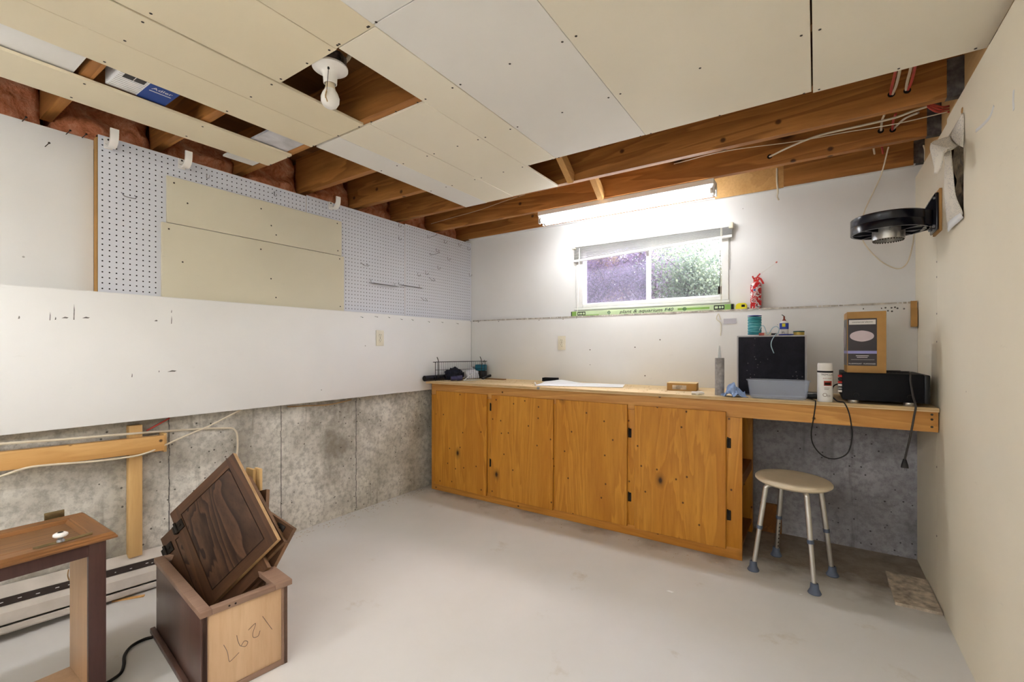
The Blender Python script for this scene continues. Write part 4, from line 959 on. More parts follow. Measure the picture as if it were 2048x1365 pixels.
lp_('rule', .02, .138, .0735, .0745, 'ink_white', .0008)
lettering('lettering', 'FLUSHMOUNT · PLAFONNIER', .0081, 'ink_white', lc, face_y((0.0589, -0.0010, 0.0444)), sx=.98)
bm = nb(); box(bm, (-.0006, .002, .035), (0, .168, .266)); obj('side_label', bm, 'lab_dark', lc)
bm = nb(); prism(bm, [(-.012, -.03), (.012, -.055), (.012, .055), (-.012, .03)], 0, .001, basis((0, 1, 0), (0, 0, 1), (-1, 0, 0), (-.0004, .10, .175))); obj('side_picture', bm, 'lab_pink', lc)
bm = nb(); box(bm, (-.0007, .002, .094), (0, .168, .108)); obj('side_stripe', bm, 'lab_lilac', lc)
# things on the speaker
def on_spk(px, py): p = onz(px, py, STOP); return p
spz = thing('cord_spool', 'spool of teal cord with a blue flange standing on the speaker', 'spool', (2.402, -.275, STOP + .0004))
bm = nb(); pr = [(.0, .004)]; 
for i in range(20): z = .006 + i * .0053; rr = .0345 + .0012 * math.sin(i * 2.1); pr += [(rr, z), (rr + .0015, z + .0024)]
pr += [(.0, .114)]; lathe(bm, pr, seg=32); obj('wound_cord', bm, 'cordspool', spz)
for z in (0, .114):
    bm = nb(); lathe(bm, [(0, z), (.036, z), (.0375, z + .002), (.036, z + .004), (0, z + .004)], seg=32); obj('flange', bm, 'blue' if z else 'white_pl', spz)
cable('loose_line', [(2.430, -.315, STOP + .03), (2.44, -.322, STOP + .052), (2.452, -.322, STOP + .055), (2.462, -.32, STOP + .03), (2.468, -.318, STOP + .008), (2.48, -.32, STOP + .012), (2.495, -.32, STOP + .04), (2.515, -.322, STOP + .050), (2.528, -.325, STOP + .035), (2.522, -.336, STOP + .008), (2.512, -.350, STOP + .003), (2.495, -.3545, STOP - .03), (2.492, -.3545, STOP - .06), (2.505, -.3545, STOP - .10)], .0022, 'line', 'pale blue plastic line curling over the front of the speaker', 'line')
pl = thing('pliers', 'small pliers with red and cream grips lying on the speaker', 'tool', (2.468, -.300, STOP + .0085), rz=-.15)
bm = nb(); rbox(bm, (-.042, -.010, -.008), (-.012, .008, .008), .004); obj('red_grip', bm, 'redpink', pl)
bm = nb(); rbox(bm, (-.014, -.010, -.008), (.022, .010, .010), .004); obj('cream_grip', bm, 'almond', pl)
bm = nb(); rbox(bm, (.018, -.006, -.006), (.05, .006, .004), .003); obj('jaw', bm, 'black', pl)
gb = thing('glue_bottle', 'white glue bottle with a blue label and brown spout on the speaker', 'bottle', (2.548, -.235, STOP + .0004))
bm = nb(); loft(bm, [(sellipse(.0215, .015, 3, 28), 0), (sellipse(.0225, .016, 3, 28), .003), (sellipse(.0225, .016, 3, 28), .070), (sellipse(.016, .013, 2.4, 28), .080), (sellipse(.010, .010, 2, 28), .084)], True, True); obj('bottle', bm, 'white_pl', gb)
bm = nb(); loft(bm, [(sellipse(.0228, .0163, 3, 28), .036), (sellipse(.0228, .0163, 3, 28), .071)], False, False); obj('blue_label', bm, 'blue', gb)
bm = nb(); rbox(bm, (-.009, -.0170, .050), (.007, -.0160, .068), .0002); obj('yellow_patch', bm, 'yellow', gb)
bm = nb(); lathe(bm, [(.0098, .084), (.0085, .090), (.005, .094), (.004, .104), (.0055, .106), (.002, .112), (0, .112)], seg=16); obj('spout', bm, 'spout', gb)
bm = nb(); tube(bm, [(0, 0, .110), (-.006, 0, .116), (-.012, 0, .119)], .0022, 6); obj('tip', bm, 'ink', gb)
lettering('lettering', 'IPL', .013, 'ink', gb, face_y((-.003, -.0166, .017)))
bm = nb(); lathe(bm, [(0, 0), (.034, 0), (.036, .002), (.038, .006), (.036, .0065), (.033, .003), (0, .003)], seg=32, M=Matrix.Translation((2.560, -.285, STOP + .0003))); tag(obj('blue_lid', bm, 'blue'), 'flat blue plastic lid lying on the speaker', 'lid')
tn = thing('solder_tin', 'small gold tin with a dark green lid on the speaker', 'tin', (2.620, -.255, STOP + .0004))
bm = nb(); lathe(bm, [(0, 0), (.026, 0), (.0265, .001), (.0265, .017), (0, .017)], seg=32); obj('tin', bm, 'gold', tn)
bm = nb(); lathe(bm, [(0, .0235), (.0265, .0235), (.0275, .022), (.0275, .0172), (0, .0172)], seg=32); obj('lid', bm, 'green_dk', tn)
sbx = thing('black_tray', 'low black gadget tray lying between speaker and spray can', 'tray', (2.70, -.31, BZ + .0004), rz=.1)
bm = nb(); rbox(bm, (-.05, -.06, 0), (.055, .06, .020), .003); obj('body', bm, 'black', sbx)
bm = nb(); rbox(bm, (-.045, -.03, .0202), (.05, .05, .030), .003); obj('grey_top', bm, 'steel', sbx)

# ------------------------------------------------------------------ things on the back ledge and wall
cx = thing('lamp_tube_carton', 'long pale green fluorescent tube carton lying on the ledge below the window', 'carton', (1.050, .063, LEDGE + .0022))
CL = 1.195; CH = .039
bm = nb(); rbox(bm, (0, 0, 0), (CL, CH, CH), .0015); obj('sleeve', bm, 'palegreen', cx)
def cxp(name, x0, x1, z0, z1, mat, d=.0005):
    bm = nb(); box(bm, (x0, -d, z0), (x1, .0, z1)); return obj(name, bm, mat, cx)
cxp('green_end', .008, .045, .001, .038, 'green_print'); cxp('black_end', -.0003, .008, .001, .038, 'ink'); cxp('print_block', .058, .126, .005, .034, 'ink')
cxp('green_stripe', .10, .24, .0, .008, 'green_print'); cxp('print_block', CL - .122, CL - .056, .004, .034, 'ink'); cxp('green_end', CL - .055, CL - .016, .001, .038, 'green_print'); cxp('black_end', CL - .016, CL + .0003, .001, .038, 'ink'); cxp('green_stripe', CL - .36, CL - .15, .012, .026, 'green_print')
lettering('lettering', 'plant & aquarium', .036, 'ink', cx, face_y((.567, -.0008, .019)), .25, fit=.321); lettering('lettering', 'F40', .034, 'green_dk', cx, face_y((.772, -.0008, .019)), .25, fit=.062)
for xx in (.323, .882):
    bm = nb(); lathe(bm, [(.0085, 0), (.0105, .0004), (.0125, 0)], seg=24, M=face_y((xx, -.0005, .019))); lathe(bm, [(0, .0004), (.003, .0003), (.0035, 0)], seg=12, M=face_y((xx, -.0005, .019)))
    for a in range(3): box(bm, (xx - .007, -.0008, .0182), (xx + .007, -.0004, .0198), 0, Matrix.Translation((xx, 0, .019)) @ Matrix.Rotation(a * PI / 3, 4, 'Y') @ Matrix.Translation((-xx, 0, -.019)))
    obj('round_mark', bm, 'green_dk', cx)
for xx, ww in ((.064, .012), (.080, .018), (.104, .016), (CL - .116, .020), (CL - .090, .012), (CL - .074, .012)): cxp('print_bar', xx, xx + ww, .012, .027, 'palegreen', .0009)
tm = thing('tape_measure', 'yellow tape measure lying on the ledge beside the green carton', 'tape measure', (2.254, .060, LEDGE + .0022))
bm = nb(); prism(bm, [(0, 0), (.068, 0), (.070, .006), (.070, .028), (.060, .041), (.020, .041), (.004, .032)], 0, .032, basis((1, 0, 0), (0, 0, 1), (0, 1, 0), (0, 0, 0))); bmesh.ops.bevel(bm, geom=bm.edges[:], offset=.003, segments=2, affect='EDGES'); obj('case', bm, 'yellow', tm)
bm = nb(); rbox(bm, (.038, -.001, .014), (.058, .0, .030), .0004); obj('dark_window', bm, 'ink', tm)
bm = nb(); rbox(bm, (.070, .008, .002), (.082, .026, .010), .002); obj('tape_hook', bm, 'steel', tm)
fc = thing('aerosol_can', 'red and white aerosol can with a red trigger and straw on the ledge', 'aerosol can', (2.374, .0835, LEDGE + .0022))
bm = nb(); lathe(bm, [(0, 0), (.031, 0), (.0325, .003), (.0325, .160), (.030, .165), (.022, .172), (.012, .176), (0, .177)], seg=32); obj('can', bm, 'can_label', fc)
vb = math.atan2(CAM.y - .08, CAM.x - 2.374); can_text(fc, 'RESQ', .030, 'ink_white', .0328, vb - .25, .078, True, sx=.95); can_patch('white_band', fc, .0327, vb - .5, vb + .35, .112, .128, 'ink_white'); can_patch('blue_mark', fc, .0328, vb - .45, vb - .05, .114, .126, 'ink_blue')
bm = nb(); rbox(bm, (-.014, -.008, .174), (.016, .008, .190), .003); tube(bm, spline([(.010, 0, .186), (.024, 0, .196), (.036, 0, .176), (.043, 0, .160)], 4), .006, 8); tube(bm, spline([(-.006, 0, .186), (-.016, 0, .205), (-.020, 0, .215)], 4), .0045, 8); tube(bm, spline([(.0, 0, .186), (.006, 0, .205), (.024, 0, .228)], 4), .0045, 8); tube(bm, [(-.018, 0, .200), (.022, 0, .204)], .004, 8); obj('trigger', bm, 'red', fc)
bm = nb(); cyl(bm, (.024, 0, .226), (.116, 0, .292), .0016, seg=6); obj('straw', bm, 'white_pl', fc)
bm = nb(); cyl(bm, (.112, 0, .289), (.120, 0, .295), .0045, seg=10); obj('straw_tip', bm, 'redpink', fc)
part_box('cardboard_strip', (3.134, .019, 1.288), (3.160, .044, 1.392), 'kraft', None).name = 'cardboard_strip'
cs = bpy.data.objects['cardboard_strip']; tag(cs, 'narrow folded cardboard strip hanging in the right corner at the ledge', 'cardboard')
part_box('folded_top', (-.013, -.002, .052), (.013, .020, .090), 'kraft', cs)
part_box('label_plate', (2.186, YLOW - .003, 1.333), (2.264, YLOW - .0004, 1.367), 'plate', None).name = 'label_plate'
tag(bpy.data.objects['label_plate'], 'small pale grey blank plate stuck on the back wall below the ledge', 'plate')

# ------------------------------------------------------------------ right wall: motor housing, newspaper, cables
mo = thing('motor_housing', 'black round motor housing with a toothed metal collar bracketed to the right wall', 'motor', (2.987, -.462, 1.722))
R0 = .146
bm = nb(); lathe(bm, [(.055, .012), (R0 - .012, .008), (R0 - .010, 0), (R0, .0), (R0, .034), (R0 - .0015, .036), (R0, .038), (R0, .072), (R0 - .006, .077), (.0, .077)], seg=56); obj('ring_housing', bm, 'gloss_black', mo)
for k in range(8):
    a = 2 * PI * k / 8; bm = nb(); u = Vector((math.cos(a), math.sin(a), 0)); w = Vector((-u.y, u.x, 0))
    box(bm, (.05, -.003, -.001), (R0 - .008, .003, .014), 0, basis(u, w, (0, 0, 1), (0, 0, 0))); obj('spoke', bm, 'gloss_black', mo)
bm = nb(); lathe(bm, [(0, .015), (.062, .015), (.062, -.034), (.058, -.036), (.056, -.034), (.056, .0), (0, .0)], seg=48); obj('metal_collar', bm, 'alu', mo)
bm = nb()
for k in range(34):
    a = 2 * PI * k / 34; u = Vector((math.cos(a), math.sin(a), 0)); w = Vector((-u.y, u.x, 0)); Mx = basis(u, w, (0, 0, 1), (0, 0, 0))
    vs = [bm.verts.new(Mx @ Vector(p)) for p in ((.0555, -.0042, -.0345), (.0605, -.0042, -.0345), (.0605, .0042, -.0345), (.0555, .0042, -.0345), (.0575, 0, -.042))]
    bm.faces.new(vs[:4]); [bm.faces.new((vs[i], vs[(i + 1) % 4], vs[4])) for i in range(4)]
obj('teeth', bm, 'screw', mo, smooth=False)
bm = nb(); prism(bm, [(.09, .105), (.150, .060), (.160, .060), (.160, -.060), (.150, -.060), (.09, -.105), (.05, -.05), (.05, .05)], .006, .070); obj('arm', bm, 'gloss_black', mo, ang=20)
bm = nb(); prism(bm, [(.120, .072), (.160, .150), (.160, .0), (.120, .0)], -.050, .050, basis((1, 0, 0), (0, 0, 1), (0, -1, 0), (0, 0, 0))); obj('gusset', bm, 'gloss_black', mo, ang=20)
bm = nb(); rbox(bm, (.158, -.068, -.022), (.168, .068, .145), .004); obj('mounting_plate', bm, 'gloss_black', mo)
bm = nb(); rbox(bm, (.168, -.075, -.030), (XR - 2.987 - .0003, .064, .160), .002); obj('wood_backing', bm, 'kraft', mo)
for yy, zz in ((-.045, .125), (.045, .125), (-.045, .0), (.045, .0)):
    bm = nb(); cyl(bm, (.150, yy, zz), (.158, yy, zz), .008, seg=6); obj('bolt', bm, 'steel', mo)
# crumpled newspaper in the wall opening
e5_ = lambda x, y: (1840 + x / 4.875, 200 + y / 4.875)
npg = thing('newspaper', 'crumpled newspaper sheet spilling out of the hole in the right wall', 'newspaper', (0, 0, 0))
def paper_strip(name, L, Rr, nseg=10, mat='news', wav=.006):
    bm = nb(); A = spline(L, 5); Bq = spline(Rr, 5); n = min(len(A), len(Bq)); G = []
    for i in range(n):
        row = []
        for k in range(nseg + 1):
            q = A[i].lerp(Bq[i], k / nseg); q = q + Vector((-wav * (1 + noise.noise(q * 22)) * math.sin(PI * k / nseg), 0, wav * .5 * noise.noise(q * 30))); row.append(bm.verts.new(q))
        G.append(row)
    for i in range(n - 1):
        for k in range(nseg): bm.faces.new((G[i][k], G[i + 1][k], G[i + 1][k + 1], G[i][k + 1]))
    o = obj(name, bm, mat, npg, ang=60); so = o.modifiers.new('thick', 'SOLIDIFY'); so.thickness = .0012; return o
def ex(x, y, d): return onx(*e5_(x, y), XR - d)
paper_strip('upper_fold', [ex(425, 130, .004), ex(340, 250, .012), ex(300, 350, .03)], [ex(428, 132, .002), ex(425, 320, .004), ex(420, 465, .010)])
paper_strip('middle_fold', [ex(300, 350, .03), ex(215, 370, .055), ex(110, 420, .08), ex(105, 500, .085)], [ex(385, 440, .012), ex(300, 490, .045), ex(250, 480, .065), ex(185, 590, .08)])
paper_strip('left_flap', [ex(105, 420, .082), ex(95, 480, .088), ex(125, 600, .088), ex(150, 715, .086)], [ex(300, 460, .055), ex(240, 500, .07), ex(215, 620, .08), ex(170, 722, .086)])
paper_strip('hanging_flap', [ex(250, 520, .05), ex(240, 700, .04), ex(242, 950, .028), ex(262, 1190, .010), ex(268, 1275, .004)], [ex(305, 490, .040), ex(325, 700, .028), ex(350, 930, .012), ex(415, 1090, .006), ex(400, 1150, .003)])
paper_strip('bottom_fold', [ex(275, 1190, .014), ex(275, 1290, .010)], [ex(395, 1100, .008), ex(425, 1150, .005)], 6, 'paper', .002)
bm = nb(); N = 14; G = []
for i in range(N + 1):
    row = []
    for k in range(N + 1):
        y = HY0 + .004 + (HY1 - HY0 - .01) * i / N; z = HZ0 + .004 + (HZ1 - HZ0 - .01) * k / N; row.append(bm.verts.new((XR + .022 + .022 * noise.fractal(Vector((y * 16, z * 11, 4)), 1, 2, 4), y, z)))
    G.append(row)
for i in range(N):
    for k in range(N): bm.faces.new((G[i][k], G[i + 1][k], G[i + 1][k + 1], G[i][k + 1]))
obj('stuffed_sheet', bm, 'news_dark', npg, ang=60)
bm = nb(); lathe(bm, [(0, .003), (.010, .002), (.013, 0)], seg=7, M=basis((0, 1, 0), (0, 0, 1), (-1, 0, 0), ex(412, 104, 0))); obj('tape_scrap', bm, 'kraft', npg, smooth=False)

c3_ = lambda x, y: (1348 + x / 2.926, y / 2.926)
d5_ = lambda x, y: (1700 + x / 3.9, 350 + y / 3.9)
cable('cable', [ony(*c3_(1255, 862), -.26), ony(*d5_(243, 0), -.05), ony(*d5_(175, 150), .06), ony(*d5_(108, 300), .085), ony(*d5_(85, 450), .09), ony(*d5_(130, 560), .09), ony(*d5_(230, 665), .09), ony(*d5_(330, 722), .09), ony(*d5_(400, 728), .09), ony(*d5_(455, 670), .09), ony(*d5_(490, 540), .09), ony(*d5_(505, 430), .09), ony(*d5_(545, 220), .09), ony(*d5_(572, 40), .09), ony(*c3_(1468, 900), .075), ony(*c3_(1460, 850), .06)], .0034, 'cable', 'white cable hanging in a long loop on the back wall behind the motor')
cable('cable', [ony(*c3_(603, 985), .05), ony(*c3_(602, 1060), .06), ony(*c3_(608, 1120), .07), ony(*c3_(604, 1150), .085), ony(*c3_(613, 1172), .10)], .0050, 'cable', 'short knotted white cable stub hanging beside the strip light')
yf = [JY[k] - .019 for k in range(12)]                # near faces of the joists
def jcable(pts, r, mat, lab, group=None): return cable('cable', pts, r, mat, lab, group=group, n=6)
jcable([ony(*c3_(560, 917), yf[1] + .012), ony(*c3_(575, 910), yf[1] - .02), ony(*c3_(700, 850), yf[1] - .10), ony(*c3_(860, 790), yf[1] - .16), ony(*c3_(1100, 735), yf[1] - .22), ony(*c3_(1290, 690), yf[1] - .25), ony(*c3_(1400, 650), yf[1] - .27), ony(*c3_(1480, 625), yf[1] - .28)], .0050, 'cable', 'white cable coming out of the second joist and rising to the right')
jcable([ony(*c3_(0, 960), yf[1] - .04), ony(*c3_(300, 885), yf[1] - .12), ony(*c3_(700, 830), yf[1] - .14), ony(*c3_(1000, 775), yf[1] - .18), ony(*c3_(1300, 725), yf[1] - .2), ony(*c3_(1600, 655), yf[1] - .2)], .0024, 'cable', 'thin pale wire stretched along the joists to the right wall')
for hx_, hy_, m1, m2 in ((1275, 555, 'cable_red', 'cable'), (1365, 530, 'cable', 'cable_red')):
    for off, mm in ((-12, m1), (12, m2)):
        jcable([ony(*c3_(hx_ + off * .4, hy_), yf[2] + .02), ony(*c3_(hx_ + off * .5, hy_ - 8), yf[2] - .008), ony(*c3_(hx_ + 12 + off, hy_ - 50), yf[2] - .06), ony(*c3_(hx_ + 30 + off, hy_ - 120), yf[2] - .16), ony(*c3_(hx_ + 38 + off, hy_ - 170), yf[2] - .24)], .0052, mm, ('red' if mm == 'cable_red' else 'white') + ' flat cable of the ' + ('pair further from' if hx_ == 1275 else 'pair nearer') + ' the right wall, entering the front joist')
for hx_, hy_, mm in ((1212, 765, 'cable'), (1278, 762, 'cable_red'), (1290, 755, 'cable')):
    jcable([ony(*c3_(hx_, hy_), yf[1] + .02), ony(*c3_(hx_, hy_ - 6), yf[1] - .01), ony(*c3_(hx_ + (6 if hx_ < 1285 else 60), hy_ - 60), yf[1] - .08), ony(*c3_(hx_ + (20 if hx_ < 1285 else 140), hy_ - 95), yf[1] - .16)], .0050, mm, {1212: 'white cable dipping into the second joist, nearest the window', 1278: 'red cable dipping into the second joist beside the white one', 1290: 'white cable arching from the second joist towards the right wall'}[hx_])
for hx_, hy_, mm in ((1175, 912, 'cable'), (1225, 910, 'cable_red')):
    jcable([ony(*c3_(hx_, hy_), yf[0] + .01), ony(*c3_(hx_ - 2, hy_ - 15), yf[0] - .02), ony(*c3_(hx_ - 8, hy_ - 50), yf[0] - .08)], .0050, mm, {'cable': 'white', 'cable_red': 'red'}[mm] + ' cable stub entering the rear joist above the cable loop')
for off in (0, 14, 28):
    jcable([ony(*c3_(1480 + off, 622 - off * .4), yf[1] - .25), ony(*c3_(1540 + off, 655 - off), yf[1] - .2), ony(*c3_(1612, 655 - off * 1.2), yf[1] - .15)], .0045, 'cable_red', 'red cable of the bunch bending into the beam above the newspaper', 'red cables at the beam')
for hx_, hy_, k in ((1272, 552, 2), (1365, 530, 2), (1210, 766, 1), (1280, 760, 1), (560, 917, 1), (1175, 913, 0), (1226, 912, 0), (630, 1022, 0)):
    p = ony(*c3_(hx_, hy_), yf[k]); bm = nb(); lathe(bm, [(0, .0009), (.0125, .0008), (.013, 0)], seg=16, M=face_y(p)); obj('bored_hole', bm, 'dark', ceil)
cable('thin_wire', [ony(*p, JY[1] - .10) for p in ((862, 448), (900, 437), (960, 420), (1005, 404), (1050, 389))], .0016, 'cable', 'thin pale wire running along the joist near the room corner')

# ------------------------------------------------------------------ foreground: upturned cabinet full of doors
BXA = math.radians(83.2); bf = Vector((math.cos(BXA), math.sin(BXA), 0)); bs = Vector((-math.sin(BXA), math.cos(BXA), 0)); BO = Vector((1.035, -2.602, 0))
BWd, BLn, BHt = .285, .606, .306
cbx = thing('open_cabinet', 'brown cabinet box lying open side up and filled with cabinet doors', 'cabinet', BO, rot=(0, 0, BXA))
# local x = front face width, local y = length to the left
bm = nb(); rbox(bm, (.014, .010, .006), (BWd - .014, .022, BHt - .020), .001); center_origin(obj('plywood_end', bm, 'cabbox_tan', cbx))
bm = nb(); rbox(bm, (.006, .004, .0), (.020, BLn - .012, BHt - .020), .001); rbox(bm, (.004, .004, .0), (.022, .016, BHt - .020), .001); center_origin(obj('left_side', bm, 'cabbox_dark', cbx))
bm = nb(); rbox(bm, (BWd - .020, .004, .0), (BWd - .006, BLn - .012, BHt - .020), .001); rbox(bm, (BWd - .026, .004, .0), (BWd - .006, .016, BHt - .020), .001); center_origin(obj('right_side', bm, 'cabbox_rim', cbx))
bm = nb(); rbox(bm, (.020, BLn - .030, .0), (BWd - .020, BLn - .014, BHt - .020), .001); center_origin(obj('far_end', bm, 'cabbox_dark', cbx))
bm = nb(); rbox(bm, (.020, .022, .004), (BWd - .020, BLn - .030, .012), .001); center_origin(obj('bottom_panel', bm, 'cabbox_tan', cbx))
for nm, a, b in (('rim_left', (.0, .0, BHt - .020), (.034, BLn, BHt)), ('rim_right', (BWd - .050, .0, BHt - .020), (BWd + .010, BLn, BHt)), ('rim_front', (.034, .0, BHt - .020), (BWd - .050, .030, BHt)), ('rim_rear', (.034, BLn - .030, BHt - .020), (BWd - .050, BLn, BHt))):
    bm = nb(); rbox(bm, a, b, .002); center_origin(obj(nm, bm, 'cabbox_rim', cbx))
bm = nb(); rbox(bm, (.010, .005, .0005), (BWd - .010, .0095, .020), .001); center_origin(obj('base_strip', bm, 'cabbox_rim', cbx))
bm = nb(); rbox(bm, (-.012, .02, .0), (.0055, BLn + .004, .022), .003); center_origin(obj('base_moulding', bm, 'cabbox_dark', cbx))
# hand-written number, upside down, and two screw holes
Mn = basis((1, 0, 0), (0, 0, 1), (0, -1, 0), (.150, .0094, .155)) @ Matrix.Rotation(PI + .42, 4, 'Z')
for i_, st_ in enumerate(([(0, .07), (.004, .0)], [(-.012, .040), (0, .052), (.012, .044), (.008, .028), (-.012, .004), (.014, .006)], [(.010, .036), (.0, .050), (-.011, .042), (-.004, .030), (.010, .036), (.009, .012), (.004, -.008)], [(-.020, .052), (.008, .056), (.012, .050), (.004, .020), (.002, -.012)])):
    bm = nb(); tube(bm, [Mn @ Vector((x * 1.05 + (i_ - 1.5) * .044, y - .03, 0)) for x, y, z in spline([(x, y, 0) for x, y in st_], 5)], .0009, 6); obj('pencil_digit', bm, 'ink_grey', cbx)
for xx in (.085, .104):
    bm = nb(); lathe(bm, [(0, .0005), (.003, .0004), (.0034, 0)], seg=8, M=face_y((xx, 0, BHt - .010))); obj('screw_hole', bm, 'dark', cbx)

def ray_plane(px, py, P0, n): r = ray(px, py); return CAM + r * ((P0 - CAM).dot(n) / r.dot(n))
T_ = Vector((.595, -2.289, .714)); R_ = Vector((.962, -2.306, .427)); B_ = Vector((.760, -2.468, .170)); L_ = Vector((.390, -2.456, .460))
DX = (R_ - B_); DWd = DX.length; DX.normalize(); DN = DX.cross(L_ - B_).normalized(); DY = DN.cross(DX); DHt = (L_ - B_).length
def make_door(label, M, w, h, t=.019, mats=('oak_frame', 'oak'), hinge=(), fr_w=.058, edge='raw_edge', group='cabinet doors stacked in the open box'):
    d = thing('cabinet_door', label, 'door', group=group); d.matrix_world = M  # loose cabinet doors, with one drawer front among them
    g = .0042
    for nm, a, b, m in (('stile', (0, 0), (fr_w, h), 0), ('stile', (w - fr_w, 0), (w, h), 0), ('rail', (fr_w, 0), (w - fr_w, fr_w), 0), ('rail', (fr_w, h - fr_w), (w - fr_w, h), 0)):
        bm = nb(); vs_, fs_ = box(bm, (a[0], a[1], -t), (b[0], b[1], 0))
        for f in bm.faces:
            f.normal_update(); c = f.calc_center_median()
            if abs(f.normal.z) < .5 and (c.x < .001 or c.x > w - .001 or c.y < .001 or c.y > h - .001): f.material_index = 1
        o = obj(nm, bm, [mats[0] if nm == 'rail' else mats[0] + '_y', edge], d); center_origin(o)
    bm = nb(); box(bm, (fr_w + g, fr_w + g, -t + .004), (w - fr_w - g, h - fr_w - g, -.0010)); center_origin(obj('panel', bm, mats[1], d))
    bm = nb(); box(bm, (fr_w, fr_w, -t + .003), (w - fr_w, h - fr_w, -.004)); obj('groove', bm, 'groove', d)
    for hx_, hy_ in hinge:
        bm = nb(); rbox(bm, (-.010, -.022, -.002), (.030, .022, .004), .002); cyl(bm, (-.006, -.025, .004), (-.006, .025, .004), .0065, seg=10); rbox(bm, (-.024, -.018, -.010), (-.008, .018, .006), .002); lathe(bm, [(0, .0075), (.006, .006), (.007, .003)], (.014, .0, 0), 8)
        o = obj('hinge', bm, 'bronze', d); o.location = (hx_, hy_, .0005)
    return d
MAT['oak_frame_y'] = wood('dark_oak_frame_y', (50, 32, 22), (86, 58, 40), (100, 70, 48), 'y', 8, False, .38, 1.8, contrast=1.0)
MAT['oak_lt_frame'] = wood('honey_oak_frame', (84, 54, 28), (132, 88, 50), (152, 106, 64), 'x', 8, False, .36, 1.8, contrast=1.0)
MAT['oak_lt_frame_y'] = wood('honey_oak_frame_y', (84, 54, 28), (132, 88, 50), (152, 106, 64), 'y', 8, False, .36, 1.8, contrast=1.0)
make_door('dark oak cabinet door in front, largest in view, standing on its corner', basis(DX, DY, DN, B_), DWd, DHt, hinge=((.012, DHt - .085),), fr_w=.044)
def rear_door(off, anchor, px, rot, label, w=DWd, h=DHt, hinge=(), mats=('oak_frame', 'oak'), tilt=0):
    "a door parallel to the front one, off metres behind it, one corner seen at a pixel"
    P0 = B_ - DN * off; q = ray_plane(px[0], px[1], P0, DN)
    x = DX * math.cos(rot) + DY * math.sin(rot); y = -DX * math.sin(rot) + DY * math.cos(rot)
    cx_, cy_ = {'L': (0, h), 'R': (w, 0), 'T': (w, h)}[anchor]
    return make_door(label, basis(x, y, DN, q - x * cx_ - y * cy_), w, h, hinge=hinge, mats=mats, edge='worn_edge')
rear_door(.021, 'L', (321, 1079), .0, 'dark oak cabinet door second in the box, with black hinges on the left', hinge=((.012, DHt - .07), (.012, .16)))
rear_door(.042, 'R', (568, 1084), .02, 'dark oak cabinet door third in the box, one corner showing at the right', w=.30, h=.36)
rear_door(.063, 'R', (587, 1058), .39, 'dark oak cabinet door turned sideways behind the others, bronze hinge showing', w=.24, h=.34, hinge=((.20, .06),))
rear_door(.084, 'T', (533, 979), -.56, 'dark oak cabinet door at the back with only its tip showing', w=.20, h=.26)
rear_door(.0425, 'R', (537, 1147), .06, 'narrow dark oak drawer front low in the box at the right', w=.30, h=.20)
# two pale boards standing behind the doors
for i, (px0, px1) in enumerate(((497, 511), (513, 523))):
    a = ony(px0, 935, -2.215 + i * .012); b = ony(px1, 935, -2.215 + i * .012); z0 = .020
    bm = nb(); rbox(bm, (a.x, -2.215 - .012 + i * .014, z0), (b.x + .004, -2.215 + i * .014, a.z), .001)
    o = center_origin(obj('pale_board', bm, 'joist_pale'))
    tag(o, 'pale planed board standing behind the doors, ' + ('the wider one' if i == 0 else 'the narrower one'), 'board')

# ------------------------------------------------------------------ foreground left: cabinet carcass with a door lying on it
CX0, CX1, CY1, CY0, CHt = .452, .772, -2.772, -3.33, .545
cc = thing('cabinet_carcass', 'open-backed brown cabinet carcass standing at the left edge', 'cabinet')
part_box('side_panel', (CX0, CY1 - .016, .018), (CX1 - .019, CY1, CHt - .018), 'cabbox_tan', cc, .001)
part_box('side_panel', (CX0, CY0, .018), (CX1 - .019, CY0 + .016, CHt - .018), 'cabbox_tan', cc, .001)
part_box('bottom_panel', (CX0, CY0, .001), (CX1 - .019, CY1, .017), 'cabbox_tan', cc, .001)
part_box('top_panel', (CX0, CY0, CHt - .017), (CX1 - .019, CY1, CHt), 'cabbox_dark', cc, .001)
part_box('face_stile', (CX1 - .019, CY1 - .040, .001), (CX1, CY1 + .003, CHt), 'cabbox_dark2', cc, .001)
part_box('face_stile', (CX1 - .019, CY0 - .003, .001), (CX1, CY0 + .040, CHt), 'cabbox_dark2', cc, .001)
part_box('face_rail', (CX1 - .019, CY0 + .0405, CHt - .040), (CX1, CY1 - .0405, CHt), 'cabbox_dark2', cc, .001)
part_box('outer_skin', (CX0, CY1 + .0002, .001), (CX1 - .0195, CY1 + .002, CHt), 'cabbox_dark', cc)
bm = nb(); tube(bm, spline([(CX0 - .002, CY1 - .017, .33), (CX0 + .004, CY1 - .022, .35), (CX0 + .001, CY1 - .019, .37)], 3), .002, 6); obj('glue_drip', bm, 'raw_edge', cc)
